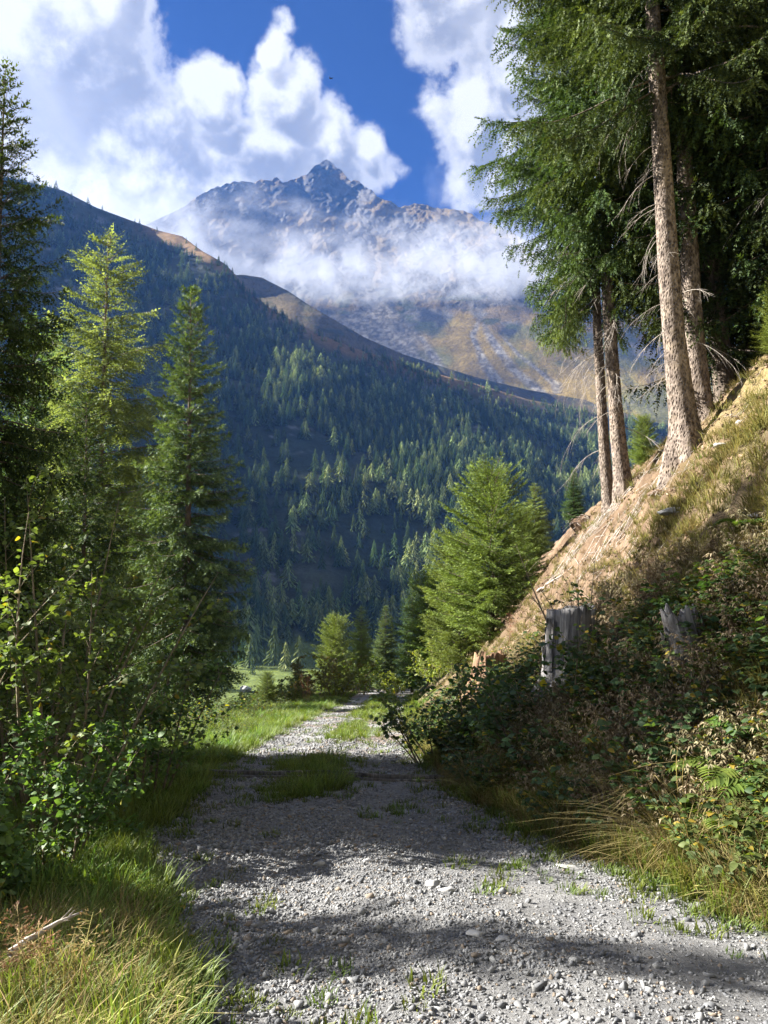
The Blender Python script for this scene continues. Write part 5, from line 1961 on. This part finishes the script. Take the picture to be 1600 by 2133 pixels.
# ---------------------------------------------------------------- the bird
def bird():
    q = on_pixel(687, 163, 110)
    def bmat(N):
        out = N.n('ShaderNodeOutputMaterial')
        bs = N.n('ShaderNodeBsdfPrincipled', Base_Color=(0.012, 0.012, 0.015, 1), Roughness=0.6)
        N.t.links.new(bs.outputs[0], out.inputs[0])
    m = material('black_feathers', bmat)
    e = obj('bird', None, loc=q, label='small black bird flying in the blue gap between the clouds', cat='bird')
    t = np.linspace(0, 1, 12)
    body = np.stack([-0.16 + 0.36 * t, 0 * t, 0.02 * np.sin(t * 3)], -1)
    rad = 0.05 * np.sin(np.pi * np.clip(t * 0.9 + 0.08, 0, 1)) ** 0.8 + 0.004
    rad[-3:] = (0.030, 0.022, 0.004)
    V, T = tube(body, rad, 8)
    tail = np.array([(-0.12, -0.02, 0.0), (-0.12, 0.02, 0.0), (-0.32, 0.06, 0.0), (-0.32, -0.06, 0.0), (-0.12, -0.02, 0.012), (-0.12, 0.02, 0.012), (-0.32, 0.06, 0.006), (-0.32, -0.06, 0.006)])
    bx = np.array([(0, 1, 2), (0, 2, 3), (4, 6, 5), (4, 7, 6), (0, 4, 5), (0, 5, 1), (1, 5, 6), (1, 6, 2), (2, 6, 7), (2, 7, 3), (3, 7, 4), (3, 4, 0)])
    b = Bag()
    b.add(V, T)
    b.add(tail, bx)
    obj('body', b.data('bird_body', m), e)
    for s in (-1, 1):
        n = 9
        u = np.linspace(0, 1, n)
        span = 0.44 * u
        lead = 0.08 + 0.06 * np.sin(u * 2.6) - 0.14 * u ** 3
        chord = 0.16 * (1 - u ** 2.5) + 0.02
        z = 0.03 + 0.30 * u
        Lf = np.stack([lead, s * span, z], -1)
        Tr = np.stack([lead - chord, s * span, z - 0.01], -1)
        V = np.concatenate([Lf, Tr, Lf - (0, 0, 0.012), Tr - (0, 0, 0.006)])
        T = []
        for i in range(n - 1):
            T += [(i, i + 1, n + i + 1, n + i), (2 * n + i, 3 * n + i, 3 * n + i + 1, 2 * n + i + 1), (i, 2 * n + i, 2 * n + i + 1, i + 1), (n + i, n + i + 1, 3 * n + i + 1, 3 * n + i)]
        T.append((n - 1, 2 * n - 1, 4 * n - 1, 3 * n - 1))
        obj('wing', mesh_data('bird_wing', V, np.array(T), m), e)
    e.rotation_euler = (math.radians(35), math.radians(20), math.radians(80))


bird()

# ---------------------------------------------------------------- air and fog
def build_air():
    def vol(N):
        out = N.n('ShaderNodeOutputMaterial')
        pv = N.n('ShaderNodeVolumePrincipled')
        pv.inputs['Color'].default_value = (0.13, 0.34, 0.95, 1)
        pv.inputs['Density'].default_value = 0.00005
        pv.inputs['Anisotropy'].default_value = 0.2
        N.t.links.new(pv.outputs[0], out.inputs['Volume'])
    m = material('mountain_air', vol)
    x0, x1, y0, y1, z0, z1 = -1250, 2700, -60, 3300, -320, 1620
    V = np.array([(x, y, z) for z in (z0, z1) for y in (y0, y1) for x in (x0, x1)])
    T = np.array([(0, 2, 3, 1), (4, 5, 7, 6), (0, 1, 5, 4), (1, 3, 7, 5), (3, 2, 6, 7), (2, 0, 4, 6)])
    obj('haze', mesh_data('haze', V, T, m), kind='stuff')

    def fog(N):
        out = N.n('ShaderNodeOutputMaterial')
        geo = N.n('ShaderNodeNewGeometry')
        pos = geo.outputs['Position']
        sp = N.n('ShaderNodeSeparateXYZ', Vector=pos)
        n1 = N.noise(N.vm('MULTIPLY', pos, (1, 1, 1.8)), 0.0035, 5, 0.6, 0.3)
        n3 = N.noise(pos, 0.011, 5, 0.62, 0.5)
        wob = N.m('MULTIPLY', N.m('SUBTRACT', n1, 0.5), 1.0)
        zz = sp.outputs[2]
        base = N.ramp(N.m('ADD', zz, N.m('MULTIPLY', wob, 105)), 768, 800)
        hi = N.m('MULTIPLY', N.m('SUBTRACT', 1.0, N.ramp(sp.outputs[0], -640, -330)), -130)
        zt = N.m('ADD', zz, hi)
        top = N.m('SUBTRACT', 1.0, N.ramp(N.m('ADD', zt, N.m('MULTIPLY', wob, -170)), 832, 940))
        body = N.m('MULTIPLY', base, top)
        wisp = N.m('MULTIPLY', N.ramp(n1, 0.50, 0.66), N.m('MULTIPLY', base, N.m('SUBTRACT', 1.0, N.ramp(zz, 1000, 1100))))
        # towards its ends the bank thins out
        fx = N.ramp(sp.outputs[0], -1000, -800)
        gx = N.m('SUBTRACT', 1.0, N.ramp(sp.outputs[0], 560, 780))
        dn = N.m('ADD', N.m('MULTIPLY', body, 0.0040), N.m('MULTIPLY', wisp, 0.0022))
        dn = N.m('MULTIPLY', dn, N.m('ADD', 0.12, N.m('MULTIPLY', N.ramp(n3, 0.40, 0.58), 1.25)))
        dn = N.m('MULTIPLY', dn, N.m('MULTIPLY', fx, gx))
        pv = N.n('ShaderNodeVolumePrincipled')
        pv.inputs['Color'].default_value = (0.62, 0.65, 0.72, 1)
        N.t.links.new(dn, pv.inputs['Density'])
        pv.inputs['Anisotropy'].default_value = 0.0
        N.t.links.new(pv.outputs[0], out.inputs['Volume'])
    mf = material('cloud_bank', fog)
    x0, x1, y0, y1, z0, z1 = -1020, 800, 1960, 2330, 740, 1240
    V = np.array([(x, y, z) for z in (z0, z1) for y in (y0, y1) for x in (x0, x1)])
    obj('fog_bank', mesh_data('fog_bank', V, T, mf), kind='stuff')


build_air()
